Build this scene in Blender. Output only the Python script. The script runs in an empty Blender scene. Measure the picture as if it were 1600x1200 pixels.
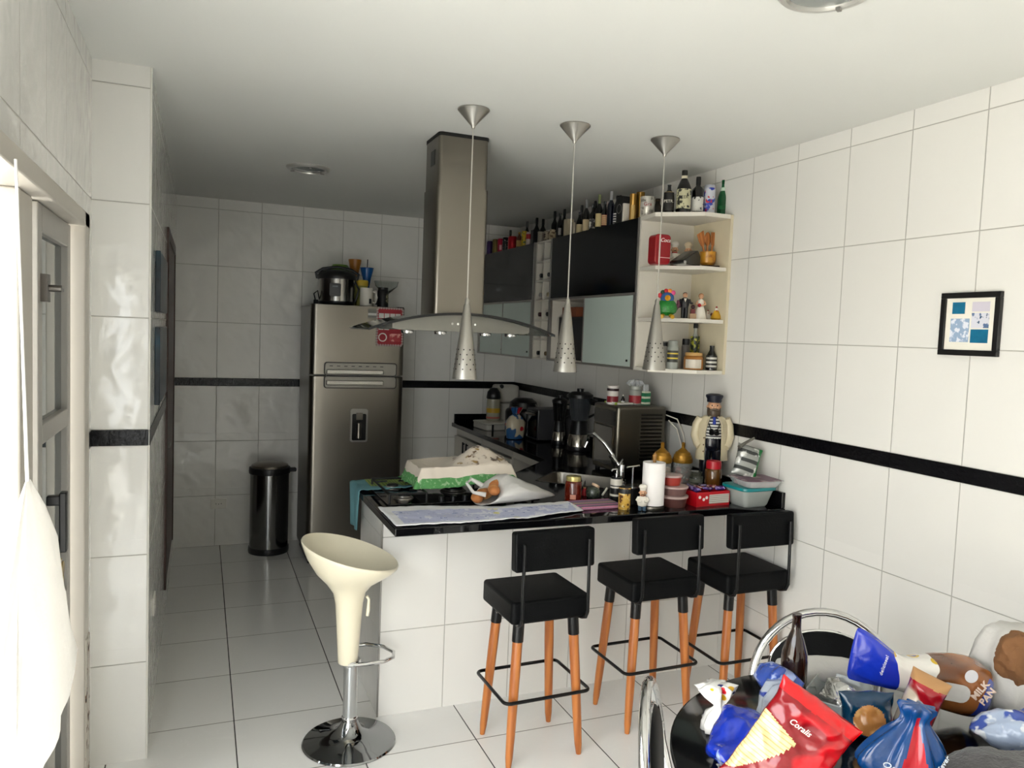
import bpy, bmesh, math, random
from mathutils import Vector, Matrix, noise
random.seed(7)
SC = bpy.context.scene
COL = SC.collection
PI = math.pi

# ---------------------------------------------------------------- camera (solved from the room's tile grid)
F_PX, YAW, PITCH, ROLL, CAM_H = 1187.3446, 0.389344, -0.064261, 0.038290, 1.815575
_fw = Vector((math.sin(YAW)*math.cos(PITCH), math.cos(YAW)*math.cos(PITCH), math.sin(PITCH)))
_rt = Vector((math.cos(YAW), -math.sin(YAW), 0))
_up = _rt.cross(_fw)
RT = math.cos(ROLL)*_rt + math.sin(ROLL)*_up
UP = -math.sin(ROLL)*_rt + math.cos(ROLL)*_up
CAM = Vector((0, 0, CAM_H))

def on(u, v, ax, val):
    """the point of the plane ax = val that the photo's pixel (u, v) shows"""
    d = _fw + RT*((u-800)/F_PX) + UP*((600-v)/F_PX)
    i = 'xyz'.index(ax)
    return CAM + d*((val-CAM[i])/d[i])

# ---------------------------------------------------------------- materials
def lin(c):
    out = []
    for x in c[:3]:
        x = x/255.0
        out.append(x/12.92 if x <= 0.04045 else ((x+0.055)/1.055)**2.4)
    return (*out, 1.0)

def setin(b, name, v):
    if name in b.inputs: b.inputs[name].default_value = v

MATS = {}
def M(name, col, rough=0.5, metal=0.0, trans=0.0, ior=1.45, coat=0.0, alpha=1.0, sss=0.0, sheen=0.0,
      var=0.06, vscale=14.0, bump=0.0, bscale=30.0, emit=None, estr=0.0, spec=None, aniso=0.0):
    """Principled material whose colour and gloss carry a little procedural noise"""
    if name in MATS: return MATS[name]
    m = bpy.data.materials.new(name); m.use_nodes = True
    nt = m.node_tree; b = nt.nodes['Principled BSDF']
    c = lin(col)
    setin(b, 'Base Color', c); setin(b, 'Roughness', rough); setin(b, 'Metallic', metal)
    setin(b, 'Transmission Weight', trans); setin(b, 'IOR', ior); setin(b, 'Coat Weight', coat)
    setin(b, 'Coat Roughness', 0.05); setin(b, 'Alpha', alpha); setin(b, 'Sheen Weight', sheen)
    setin(b, 'Subsurface Weight', sss); setin(b, 'Anisotropic', aniso)
    if spec is not None: setin(b, 'Specular IOR Level', spec)
    if emit: setin(b, 'Emission Color', lin(emit)); setin(b, 'Emission Strength', estr)
    if var > 0 or bump > 0:
        tc = nt.nodes.new('ShaderNodeTexCoord')
    if var > 0:
        n = nt.nodes.new('ShaderNodeTexNoise'); n.inputs['Scale'].default_value = vscale; n.inputs['Detail'].default_value = 3
        nt.links.new(tc.outputs['Object'], n.inputs['Vector'])
        mix = nt.nodes.new('ShaderNodeMix'); mix.data_type = 'RGBA'
        mix.inputs[6].default_value = tuple(x*(1-var) for x in c[:3])+(1,)
        mix.inputs[7].default_value = tuple(min(1, x*(1+var)) for x in c[:3])+(1,)
        nt.links.new(n.outputs['Fac'], mix.inputs[0]); nt.links.new(mix.outputs[2], b.inputs['Base Color'])
    if bump > 0:
        n2 = nt.nodes.new('ShaderNodeTexNoise'); n2.inputs['Scale'].default_value = bscale; n2.inputs['Detail'].default_value = 4
        nt.links.new(tc.outputs['Object'], n2.inputs['Vector'])
        bp = nt.nodes.new('ShaderNodeBump'); bp.inputs['Strength'].default_value = bump; bp.inputs['Distance'].default_value = 0.01
        nt.links.new(n2.outputs['Fac'], bp.inputs['Height']); nt.links.new(bp.outputs['Normal'], b.inputs['Normal'])
    MATS[name] = m
    return m

def mathn(nt, op, a, b=None, c=None):
    n = nt.nodes.new('ShaderNodeMath'); n.operation = op
    for i, x in enumerate((a, b, c)):
        if x is None: continue
        if isinstance(x, (int, float)): n.inputs[i].default_value = x
        else: nt.links.new(x, n.inputs[i])
    return n.outputs[0]

def patt(name, base, layers, rough=0.4, coat=0.0, alpha=1.0, bump=0.15, bscale=25, metal=0.0, trans=0.0, sheen=0.0):
    """a printed surface: each layer (colour, 'noise'|'voronoi'|'wave', scale, threshold, softness, offset) is laid over the base"""
    if name in MATS: return MATS[name]
    m = bpy.data.materials.new(name); m.use_nodes = True
    nt = m.node_tree; b = nt.nodes['Principled BSDF']
    setin(b, 'Roughness', rough); setin(b, 'Coat Weight', coat); setin(b, 'Alpha', alpha); setin(b, 'Metallic', metal)
    setin(b, 'Transmission Weight', trans); setin(b, 'Sheen Weight', sheen)
    tc = nt.nodes.new('ShaderNodeTexCoord')
    cur = None
    for (col, kind, sc, thr, soft, off) in layers:
        mp = nt.nodes.new('ShaderNodeMapping'); mp.inputs['Location'].default_value = (off, off*1.7, off*0.6)
        nt.links.new(tc.outputs['Object'], mp.inputs['Vector'])
        if kind == 'voronoi':
            t = nt.nodes.new('ShaderNodeTexVoronoi'); t.inputs['Scale'].default_value = sc; o = t.outputs['Distance']
            o = mathn(nt, 'SUBTRACT', 1.0, o)
        elif kind == 'wave':
            t = nt.nodes.new('ShaderNodeTexWave'); t.inputs['Scale'].default_value = sc; t.inputs['Distortion'].default_value = 1.0; o = t.outputs['Fac']
        elif kind == 'wavez':
            t = nt.nodes.new('ShaderNodeTexWave'); t.bands_direction = 'Z'; t.inputs['Scale'].default_value = sc; o = t.outputs['Fac']
        elif kind == 'wavey':
            t = nt.nodes.new('ShaderNodeTexWave'); t.bands_direction = 'Y'; t.inputs['Scale'].default_value = sc; o = t.outputs['Fac']
        else:
            t = nt.nodes.new('ShaderNodeTexNoise'); t.inputs['Scale'].default_value = sc; t.inputs['Detail'].default_value = 2; o = t.outputs['Fac']
        nt.links.new(mp.outputs[0], t.inputs['Vector'])
        mr = nt.nodes.new('ShaderNodeMapRange'); mr.inputs[1].default_value = thr-soft; mr.inputs[2].default_value = thr+soft
        nt.links.new(o, mr.inputs[0])
        mix = nt.nodes.new('ShaderNodeMix'); mix.data_type = 'RGBA'
        if cur is None: mix.inputs[6].default_value = lin(base)
        else: nt.links.new(cur, mix.inputs[6])
        mix.inputs[7].default_value = lin(col)
        nt.links.new(mr.outputs[0], mix.inputs[0]); cur = mix.outputs[2]
    nt.links.new(cur, b.inputs['Base Color'])
    if bump:
        n2 = nt.nodes.new('ShaderNodeTexNoise'); n2.inputs['Scale'].default_value = bscale
        nt.links.new(tc.outputs['Object'], n2.inputs['Vector'])
        bp = nt.nodes.new('ShaderNodeBump'); bp.inputs['Strength'].default_value = bump; bp.inputs['Distance'].default_value = 0.01
        nt.links.new(n2.outputs['Fac'], bp.inputs['Height']); nt.links.new(bp.outputs['Normal'], b.inputs['Normal'])
    MATS[name] = m
    return m

def tile_mat(name, ax, h0, tw, zlo, zhi, th, col, grout, rough=0.1, wavy=0.35, wscale=11.0, gw=0.0022, z_split=True, vein=False, ax2=None, g2=None):
    """glazed tiles on a world-aligned grid: columns h0 + k*tw along ax; rows zhi + k*th above and zlo - k*th below the black border"""
    m = bpy.data.materials.new(name); m.use_nodes = True
    nt = m.node_tree; b = nt.nodes['Principled BSDF']
    geo = nt.nodes.new('ShaderNodeNewGeometry'); sep = nt.nodes.new('ShaderNodeSeparateXYZ')
    nt.links.new(geo.outputs['Position'], sep.inputs[0])
    H = sep.outputs['XYZ'.index(ax)]; Z = sep.outputs['XYZ'.index(ax2 or 'Z')]
    def cell(s, o, step):
        q = mathn(nt, 'DIVIDE', mathn(nt, 'SUBTRACT', s, o), step)
        fr = mathn(nt, 'FRACT', q)
        d = mathn(nt, 'MULTIPLY', mathn(nt, 'MINIMUM', fr, mathn(nt, 'SUBTRACT', 1.0, fr)), step)
        return mathn(nt, 'FLOOR', q), d
    ih, dh = cell(H, h0, tw)
    if z_split:
        i1, d1 = cell(Z, zhi, th); i2, d2 = cell(Z, zlo, th)
        sel = mathn(nt, 'GREATER_THAN', Z, (zlo+zhi)/2)
        mx = nt.nodes.new('ShaderNodeMix'); nt.links.new(sel, mx.inputs[0]); nt.links.new(d2, mx.inputs[2]); nt.links.new(d1, mx.inputs[3]); dz = mx.outputs[0]
        iz = mathn(nt, 'ADD', i1, mathn(nt, 'MULTIPLY', sel, 31.0))
    else:
        iz, dz = cell(Z, zlo, th)
    d = mathn(nt, 'MINIMUM', dh, dz)
    mr = nt.nodes.new('ShaderNodeMapRange'); mr.inputs[1].default_value = gw*0.6; mr.inputs[2].default_value = gw*1.3
    nt.links.new(d, mr.inputs[0]); face = mr.outputs[0]
    # per-tile random number
    cv = nt.nodes.new('ShaderNodeCombineXYZ'); nt.links.new(ih, cv.inputs[0]); nt.links.new(iz, cv.inputs[1])
    wn = nt.nodes.new('ShaderNodeTexWhiteNoise'); nt.links.new(cv.outputs[0], wn.inputs['Vector'])
    tone = nt.nodes.new('ShaderNodeMix'); tone.data_type = 'RGBA'
    c = lin(col); tone.inputs[6].default_value = tuple(x*0.965 for x in c[:3])+(1,); tone.inputs[7].default_value = c
    nt.links.new(wn.outputs['Value'], tone.inputs[0]); colo = tone.outputs[2]
    if vein:
        vn = nt.nodes.new('ShaderNodeTexNoise'); vn.inputs['Scale'].default_value = 3.2; vn.inputs['Detail'].default_value = 5; vn.inputs['Distortion'].default_value = 0.6
        off = nt.nodes.new('ShaderNodeVectorMath'); off.operation = 'SCALE'; off.inputs[3].default_value = 7.0
        nt.links.new(wn.outputs['Color'], off.inputs[0])
        add = nt.nodes.new('ShaderNodeVectorMath'); add.operation = 'ADD'
        nt.links.new(geo.outputs['Position'], add.inputs[0]); nt.links.new(off.outputs[0], add.inputs[1]); nt.links.new(add.outputs[0], vn.inputs['Vector'])
        dd = mathn(nt, 'ABSOLUTE', mathn(nt, 'SUBTRACT', vn.outputs['Fac'], 0.5))
        vr = nt.nodes.new('ShaderNodeMapRange'); vr.inputs[1].default_value = 0.0; vr.inputs[2].default_value = 0.006; vr.inputs[3].default_value = 0.55; vr.inputs[4].default_value = 0.0
        nt.links.new(dd, vr.inputs[0])
        vm = nt.nodes.new('ShaderNodeMix'); vm.data_type = 'RGBA'; vm.inputs[7].default_value = lin((248, 247, 244))
        nt.links.new(vr.outputs[0], vm.inputs[0]); nt.links.new(colo, vm.inputs[6]); colo = vm.outputs[2]
    gm = nt.nodes.new('ShaderNodeMix'); gm.data_type = 'RGBA'; gm.inputs[6].default_value = lin(grout)
    if g2 is not None:      # the joints along the first axis are darker
        gs = nt.nodes.new('ShaderNodeMix'); gs.data_type = 'RGBA'; gs.inputs[6].default_value = lin(grout); gs.inputs[7].default_value = lin(g2)
        nt.links.new(mathn(nt, 'LESS_THAN', dh, gw*1.3), gs.inputs[0]); nt.links.new(gs.outputs[2], gm.inputs[6])
    nt.links.new(face, gm.inputs[0]); nt.links.new(colo, gm.inputs[7]); nt.links.new(gm.outputs[2], b.inputs['Base Color'])
    rr = nt.nodes.new('ShaderNodeMapRange'); rr.inputs[3].default_value = 0.7; rr.inputs[4].default_value = rough
    nt.links.new(face, rr.inputs[0]); nt.links.new(rr.outputs[0], b.inputs['Roughness'])
    # lumpy glaze
    nz = nt.nodes.new('ShaderNodeTexNoise'); nz.inputs['Scale'].default_value = wscale; nz.inputs['Detail'].default_value = 1.5; nz.inputs['Distortion'].default_value = 0.3
    sc = nt.nodes.new('ShaderNodeVectorMath'); sc.operation = 'SCALE'; sc.inputs[3].default_value = 5.0
    ad = nt.nodes.new('ShaderNodeVectorMath'); ad.operation = 'ADD'
    nt.links.new(wn.outputs['Color'], sc.inputs[0]); nt.links.new(geo.outputs['Position'], ad.inputs[0]); nt.links.new(sc.outputs[0], ad.inputs[1]); nt.links.new(ad.outputs[0], nz.inputs['Vector'])
    hgt = mathn(nt, 'ADD', mathn(nt, 'MULTIPLY', nz.outputs['Fac'], wavy), mathn(nt, 'MULTIPLY', face, 0.10))
    bp = nt.nodes.new('ShaderNodeBump'); bp.inputs['Strength'].default_value = 1.0; bp.inputs['Distance'].default_value = 0.010
    nt.links.new(hgt, bp.inputs['Height']); nt.links.new(bp.outputs['Normal'], b.inputs['Normal'])
    MATS[name] = m
    return m

# ---------------------------------------------------------------- mesh building
class B:
    """collects shapes into one bmesh; build() links it as one object"""
    def __init__(self): self.bm = bmesh.new()
    def _x(self, vs, mat):
        if mat is not None: bmesh.ops.transform(self.bm, matrix=mat, verts=vs)
        return self
    def box(self, x0, x1, y0, y1, z0, z1, mat=None):
        vs = [self.bm.verts.new(p) for p in ((x0,y0,z0),(x1,y0,z0),(x1,y1,z0),(x0,y1,z0),(x0,y0,z1),(x1,y0,z1),(x1,y1,z1),(x0,y1,z1))]
        for f in ((3,2,1,0),(4,5,6,7),(0,1,5,4),(1,2,6,5),(2,3,7,6),(3,0,4,7)): self.bm.faces.new([vs[i] for i in f])
        return self._x(vs, mat)
    def lathe(self, prof, seg=24, c=(0,0,0), mat=None, cap0=True, cap1=True, sx=1.0, sy=1.0, close=False):
        rings = []; allv = []
        for r, z in prof:
            ring = [self.bm.verts.new((c[0]+r*sx*math.cos(2*PI*i/seg), c[1]+r*sy*math.sin(2*PI*i/seg), c[2]+z)) for i in range(seg)]
            rings.append(ring); allv += ring
        pairs = list(zip(rings[:-1], rings[1:]))
        if close: pairs.append((rings[-1], rings[0]))
        for a, b in pairs:
            for i in range(seg): self.bm.faces.new((a[i], a[(i+1)%seg], b[(i+1)%seg], b[i]))
        if not close:
            if cap0: self.bm.faces.new(rings[0][::-1])
            if cap1: self.bm.faces.new(rings[-1])
        return self._x(allv, mat)
    def cyl(self, p0, p1, r0, r1=None, seg=16):
        p0 = Vector(p0); p1 = Vector(p1); d = p1-p0; r1 = r0 if r1 is None else r1
        q = d.to_track_quat('Z', 'Y').to_matrix().to_4x4(); q.translation = p0
        return self.lathe([(r0, 0), (r1, d.length)], seg, mat=q)
    def tube(self, pts, r, seg=10, closed=False, flat=1.0):
        pts = [Vector(p) for p in pts]; n = len(pts)
        rs = r if isinstance(r, (list, tuple)) else [r]*n
        tang = []
        for i in range(n):
            a = pts[(i-1)%n] if (closed or i > 0) else pts[i]; b = pts[(i+1)%n] if (closed or i < n-1) else pts[i]
            t = b-a; tang.append(t.normalized() if t.length > 1e-9 else Vector((0,0,1)))
        ref = Vector((0,0,1)) if abs(tang[0].z) < 0.9 else Vector((1,0,0))
        nrm = (ref - tang[0]*ref.dot(tang[0])).normalized()
        rings = []
        for i in range(n):
            nrm = (nrm - tang[i]*nrm.dot(tang[i]))
            nrm = nrm.normalized() if nrm.length > 1e-6 else tang[i].orthogonal().normalized()
            bn = tang[i].cross(nrm)
            rings.append([self.bm.verts.new(pts[i]+(nrm*math.cos(2*PI*k/seg)*flat+bn*math.sin(2*PI*k/seg))*rs[i]) for k in range(seg)])
        m = n if closed else n-1
        for i in range(m):
            a, b = rings[i], rings[(i+1)%n]
            for k in range(seg): self.bm.faces.new((a[k], a[(k+1)%seg], b[(k+1)%seg], b[k]))
        if not closed:
            self.bm.faces.new(rings[0][::-1]); self.bm.faces.new(rings[-1])
        return self
    def ball(self, c, r, seg=16, rings=10, sc=(1,1,1), mat=None):
        ret = bmesh.ops.create_uvsphere(self.bm, u_segments=seg, v_segments=rings, radius=r)
        mm = Matrix.Translation(c) @ Matrix.Diagonal((*sc, 1))
        bmesh.ops.transform(self.bm, matrix=mm, verts=ret['verts'])
        return self._x(ret['verts'], mat)
    def prism(self, poly, z0, z1, mat=None):
        lo = [self.bm.verts.new((x, y, z0)) for x, y in poly]; hi = [self.bm.verts.new((x, y, z1)) for x, y in poly]
        n = len(poly)
        self.bm.faces.new(lo[::-1]); self.bm.faces.new(hi)
        for i in range(n): self.bm.faces.new((lo[i], lo[(i+1)%n], hi[(i+1)%n], hi[i]))
        return self._x(lo+hi, mat)
    def grid(self, fn, nu, nv, closed_u=False):
        g = [[self.bm.verts.new(fn(i/(nu if closed_u else nu-1), j/(nv-1))) for j in range(nv)] for i in range(nu)]
        for i in range(nu if closed_u else nu-1):
            for j in range(nv-1):
                a, b = g[i], g[(i+1)%nu]
                self.bm.faces.new((a[j], b[j], b[j+1], a[j+1]))
        return self
    def loft(self, rings, cap=True):
        vs = [[self.bm.verts.new(p) for p in r] for r in rings]; n = len(vs[0])
        for a, b in zip(vs[:-1], vs[1:]):
            for i in range(n): self.bm.faces.new((a[i], a[(i+1)%n], b[(i+1)%n], b[i]))
        if cap: self.bm.faces.new(vs[0][::-1]); self.bm.faces.new(vs[-1])
        return self
    def plate_with_hole(self, outer, hole, z0, z1):
        es = []
        for loop in (outer, hole):
            vs = [self.bm.verts.new((x, y, z0)) for x, y in loop]
            es += [self.bm.edges.new((vs[i], vs[(i+1)%len(vs)])) for i in range(len(vs))]
        r = bmesh.ops.triangle_fill(self.bm, edges=es, use_beauty=True, use_dissolve=False)
        fs = [g for g in r['geom'] if isinstance(g, bmesh.types.BMFace)]
        ex = bmesh.ops.extrude_face_region(self.bm, geom=fs)
        bmesh.ops.translate(self.bm, vec=(0, 0, z1-z0), verts=[g for g in ex['geom'] if isinstance(g, bmesh.types.BMVert)])
        return self
    def jitter(self, amp, scale, seed=0.0, zmin=None):
        for v in self.bm.verts:
            if zmin is not None and v.co.z <= zmin: continue
            o = Vector((seed*3.1, seed*1.7, seed*0.9))
            v.co += noise.noise_vector(v.co*scale+o)*amp
        return self
    def build(self, name, mat, parent=None, loc=None, rot=None, bevel=0.0, bseg=2, smooth=True, solid=0.0, sub=0, angle=35):
        bmesh.ops.recalc_face_normals(self.bm, faces=self.bm.faces[:])
        me = bpy.data.meshes.new(name); self.bm.to_mesh(me); self.bm.free()
        if smooth:
            me.polygons.foreach_set('use_smooth', [True]*len(me.polygons))
            me.set_sharp_from_angle(angle=math.radians(angle))
        me.materials.append(mat)
        o = bpy.data.objects.new(name, me); COL.objects.link(o)
        if parent is not None: o.parent = parent
        if loc is not None: o.location = loc
        if rot is not None: o.rotation_euler = rot
        if solid:
            md = o.modifiers.new('thick', 'SOLIDIFY'); md.thickness = solid; md.offset = 0
        if bevel:
            md = o.modifiers.new('bevel', 'BEVEL'); md.width = bevel; md.segments = bseg; md.limit_method = 'ANGLE'; md.angle_limit = math.radians(40)
            if bseg >= 2: md.harden_normals = False
        if sub:
            md = o.modifiers.new('sub', 'SUBSURF'); md.levels = sub; md.render_levels = sub
        return o

def tag(o, label, cat, group=None, kind=None):
    if label: o['label'] = label
    if cat: o['category'] = cat
    if group: o['group'] = group
    if kind: o['kind'] = kind
    return o

def thing(name, label, cat, loc=(0,0,0), rz=0.0, group=None, rot=None):
    o = bpy.data.objects.new(name, None); o.empty_display_size = 0.05; COL.objects.link(o)
    o.location = loc; o.rotation_euler = rot if rot else (0, 0, rz)
    return tag(o, label, cat, group)

def struct(o): o['kind'] = 'structure'; return o

def dup(root, loc, rz, label, group=None):
    r = root.copy(); COL.objects.link(r); r.location = loc; r.rotation_euler = (0, 0, rz); r['label'] = label
    if group: r['group'] = group
    for ch in list(root.children):
        c = ch.copy(); COL.objects.link(c); c.parent = r
        for g in list(ch.children):
            d = g.copy(); COL.objects.link(d); d.parent = c
    return r

def text(s, size, mat, parent, loc, rot, name='lettering', depth=0.0006, shear=0.0, sx=1.0, bold=0.0):
    cu = bpy.data.curves.new('tmp_text', 'FONT'); cu.body = s; cu.size = size; cu.extrude = depth; cu.align_x = 'CENTER'; cu.align_y = 'CENTER'; cu.shear = shear
    cu.offset = bold; cu.resolution_u = 3
    t = bpy.data.objects.new('tmp_text', cu); COL.objects.link(t)
    bpy.context.view_layer.update()
    me = bpy.data.meshes.new_from_object(t.evaluated_get(bpy.context.evaluated_depsgraph_get()))
    bpy.data.objects.remove(t); bpy.data.curves.remove(cu)
    me.materials.clear(); me.materials.append(mat)
    o = bpy.data.objects.new(name, me); COL.objects.link(o); o.parent = parent; o.location = loc; o.rotation_euler = rot; o.scale = (sx, 1, 1)
    return o

def arc(cx, cy, r, a0, a1, n):
    return [(cx+r*math.cos(a0+(a1-a0)*i/(n-1)), cy+r*math.sin(a0+(a1-a0)*i/(n-1))) for i in range(n)]

def rrect(w, d, r, n=5):
    """rounded rectangle outline centred on the origin"""
    p = []
    for cx, cy, a in ((w/2-r, d/2-r, 0), (-w/2+r, d/2-r, PI/2), (-w/2+r, -d/2+r, PI), (w/2-r, -d/2+r, 1.5*PI)):
        p += arc(cx, cy, r, a, a+PI/2, n)
    return p
# ---------------------------------------------------------------- the room
XR, XL, XLL, YB, YP, ZC, YF = 2.7206, -0.1932, -0.40, 6.5826, 3.3807, 2.81, -1.15
ZS1, ZS0, TH, TW = 1.3776, 1.3142, 0.45, 0.3285
ZW = 1.0                                   # worktop height
WHITE_T, GROUT = (229, 227, 222), (176, 173, 166)
t_back = tile_mat('tile_back', 'X', 0.1171, TW, ZS0, ZS1, TH, WHITE_T, GROUT, wavy=0.8, wscale=8)
t_right = tile_mat('tile_right', 'Y', 3.3448, TW, ZS0, ZS1, TH, WHITE_T, GROUT, wavy=0.20, wscale=9)
t_left = tile_mat('tile_left', 'Y', 2.455, TW, ZS0, ZS1, TH, WHITE_T, GROUT, wavy=0.42, wscale=9)
t_rear = tile_mat('tile_left_rear', 'Y', 3.3807-0.02, TW, ZS0, ZS1, TH, WHITE_T, GROUT, wavy=0.35, wscale=9)
t_pill = tile_mat('tile_pillar', 'X', XL-0.0015, TW, ZS0, ZS1, TH, WHITE_T, GROUT, wavy=0.35, wscale=9)
t_pen = tile_mat('tile_peninsula', 'X', 1.1017, 0.3381, 0.4073, 0, TH, WHITE_T, GROUT, wavy=0.14, wscale=8, z_split=False)
t_pens = tile_mat('tile_peninsula_side', 'Y', 3.4237, 0.3381, 0.4073, 0, TH, WHITE_T, GROUT, wavy=0.14, wscale=8, z_split=False)
t_floor = tile_mat('tile_floor', 'X', 0.1575, 0.5014, 3.5898, 0, 0.4972, (246, 245, 242), (128, 124, 116), rough=0.13, wavy=0.05, wscale=5, gw=0.0026, z_split=False, vein=True, ax2='Y', g2=(40, 38, 36))
m_ceil = M('ceiling_paint', (222, 222, 217), 0.9, var=0.02, vscale=2)
m_border = patt('black_border_tile', (6, 6, 8), [((15, 15, 19), 'wavez', 40, 0.8, 0.2, 0)], rough=0.22, bump=0.25, bscale=60)
m_border.node_tree.nodes['Principled BSDF'].inputs['Specular IOR Level'].default_value = 0.25
m_frame = M('painted_steel', (192, 186, 176), 0.45, var=0.05, vscale=6)
m_rust = patt('rusted_steel', (192, 186, 176), [((120, 84, 56), 'noise', 26, 0.60, 0.02, 3), ((42, 28, 20), 'noise', 26, 0.64, 0.02, 3)], rough=0.7, bump=0.4, bscale=40)
m_alu = M('grey_aluminium', (150, 147, 142), 0.35, 0.7)
m_glass = M('clear_glass', (240, 244, 242), 0.02, trans=1.0, ior=1.45, var=0)
m_black = M('black_plastic', (18, 18, 19), 0.35)
m_white = M('white_plastic', (222, 219, 211), 0.4)
m_wood_dk = patt('dark_brown_wood', (58, 30, 20), [((40, 20, 13), 'wave', 6, 0.6, 0.3, 0)], rough=0.4, bump=0.1)

def wallbox(name, mat, *bx):
    b = B()
    for q in bx: b.box(*q)
    return struct(b.build(name, mat, smooth=False))
DY0, DY1, DZ = -0.7, 3.24, 2.20            # doorway to the patio in the left wall, widened out of view for more daylight
wallbox('floor', t_floor, (-0.62, 2.9, YF-0.2, YB+0.15, -0.12, 0))
wallbox('ceiling', m_ceil, (-0.62, 2.9, YF-0.2, YB+0.15, ZC, ZC+0.12))
wallbox('wall_back', t_back, (-0.62, 2.9, YB, YB+0.15, 0, ZC))
wallbox('wall_right', t_right, (XR, 2.9, YF, YB, 0, ZC))
wallbox('wall_left', t_left, (-0.60, XLL, DY1, YP, 0, ZC), (-0.60, XLL, DY0, DY1, DZ, ZC), (-0.60, XLL, YF, DY0, 0, ZC))
b = B().box(-0.60, XL, YP+0.012, YB, 0, ZC)
struct(b.build('wall_left_rear', t_rear, smooth=False))
struct(B().box(-0.60, XL, YP, YP+0.012, 0, ZC).build('wall_pillar', t_pill, smooth=False))
wallbox('wall_front', t_back, (-0.62, 2.9, YF-0.2, YF, 0, ZC))
# black border along the walls
T = 0.004
b = B(); b.box(XL, XR, YB-T, YB, ZS0, ZS1)
struct(b.build('trim_back', m_border, smooth=False))
def border_y(name, x0, x1, y0, y1):
    b = B(); y = y0
    while y < y1-0.01:
        e = min(y+0.3285, y1); b.box(x0, x1, y+0.0008, e-0.0008, ZS0, ZS1); y = e
    struct(b.build(name, m_border, smooth=False))
border_y('trim_right', XR-T, XR, 3.3448-0.3285*18, YB-T)
border_y('trim_left_rear', XL, XL+T, YP-T, 4.93)
struct(B().box(XLL, XL, YP-T, YP, ZS0, ZS1).build('trim_pillar', m_border, smooth=False))
struct(B().box(XLL, XLL+T, DY1+0.005, YP-T, ZS0, ZS1).build('trim_left', m_border, smooth=False))
# white corner profiles on the pillar and the peninsula
struct(B().cyl((XL, YP, 0), (XL, YP, ZC-0.002), 0.004, seg=8).build('trim_corner', m_white))
# patio outside, unseen; its ground is added to bounce daylight onto the ceiling
m_patio = M('patio_concrete', (236, 232, 224), 0.8, var=0.05, vscale=3)
struct(B().box(-9, -0.62, -7, 9, -0.12, -0.02).build('patio_bounce_floor', m_patio, smooth=False))
struct(B().box(-5.2, -5.0, -7, 9, -0.02, 2.2).build('patio_wall', m_patio, smooth=False))

# sliding door of the patio doorway
d = thing('door_1', None, None, (XLL, 0, 0)); d['kind'] = 'structure'
fx0, fx1 = -0.10, 0.012
b = B(); b.box(fx0, fx1, DY1-0.005, DY1-0.115, 0, DZ); b.build('door_frame', m_frame, d, bevel=0.004)
b = B(); b.box(0.0005, 0.0155, DY1-0.095, DY1-0.008, 0.0, 0.62); b.build('rusted_foot', m_rust, d, bevel=0.003)
B().box(fx0, fx1, DY0, DY1, DZ-0.055, DZ).build('head_frame', m_frame, d, bevel=0.004)
B().box(-0.085, -0.035, 2.30, 2.47, 0, DZ-0.055).build('mullion', m_frame, d, bevel=0.006)
leaf = B(); ly0, ly1, lx0, lx1 = 2.515, 3.09, -0.075, -0.030
for q in ((ly0, ly0+0.06, 0.02, DZ-0.06), (ly1-0.06, ly1, 0.02, DZ-0.06), (ly0+0.06, ly1-0.06, DZ-0.14, DZ-0.06), (ly0+0.06, ly1-0.06, 1.44, 1.50), (ly0+0.06, ly1-0.06, 0.80, 0.86), (ly0+0.06, ly1-0.06, 0.02, 0.10)):
    leaf.box(lx0, lx1, *q)
leafo = leaf.build('door_leaf', M('leaf_paint', (160, 157, 151), 0.4), d, bevel=0.003)
pane = B()
for q in ((0.86, 1.44), (0.10, 0.80), (1.50, DZ-0.14)): pane.box(-0.056, -0.050, ly0+0.06, ly1-0.06, *q)
pane.build('door_pane', M('door_glass', (84, 92, 94), 0.03, trans=0.35, var=0.0, spec=0.8), leafo, smooth=False)
h = B(); h.box(-0.030, 0.018, 2.625, 2.655, 1.245, 1.275).box(-0.030, 0.018, 2.625, 2.655, 1.11, 1.14).box(0.005, 0.025, 2.62, 2.66, 1.10, 1.285)
h.build('door_handle', m_black, leafo, bevel=0.004)
l = B(); l.box(-0.030, -0.012, 2.545, 2.59, 1.86, 1.94).cyl((-0.012, 2.567, 1.90), (0.02, 2.567, 1.90), 0.010).box(0.008, 0.016, 2.567, 2.64, 1.893, 1.903)
l.build('bolt_lock', M('steel_dark', (96, 92, 88), 0.35, 0.9), leafo)
k = B(); k.cyl((-0.03, 2.60, 1.06), (0.0, 2.60, 1.06), 0.008).box(-0.002, 0.002, 2.60, 2.70, 1.055, 1.062)
k.cyl((0.002, 2.700, 1.03), (0.006, 2.700, 1.03), 0.022).box(0.002, 0.006, 2.695, 2.706, 0.965, 1.03)
k.build('door_key', M('brass_key', (186, 164, 110), 0.35, 0.8), leafo)
# the outer white shutter leaf folded back in the daylight
sh = thing('shutter', 'white steel shutter leaf folded back outside the patio doorway', 'shutter', (-0.62, 2.0, 0))
B().box(-0.05, -0.01, -0.06, 0.26, 0.0, 2.10).build('panel', M('white_steel', (232, 228, 220), 0.5), sh, bevel=0.02)
B().box(-0.045, -0.015, 0.28, 0.33, 0.0, 2.16).build('post', m_frame, sh, bevel=0.004)

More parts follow.
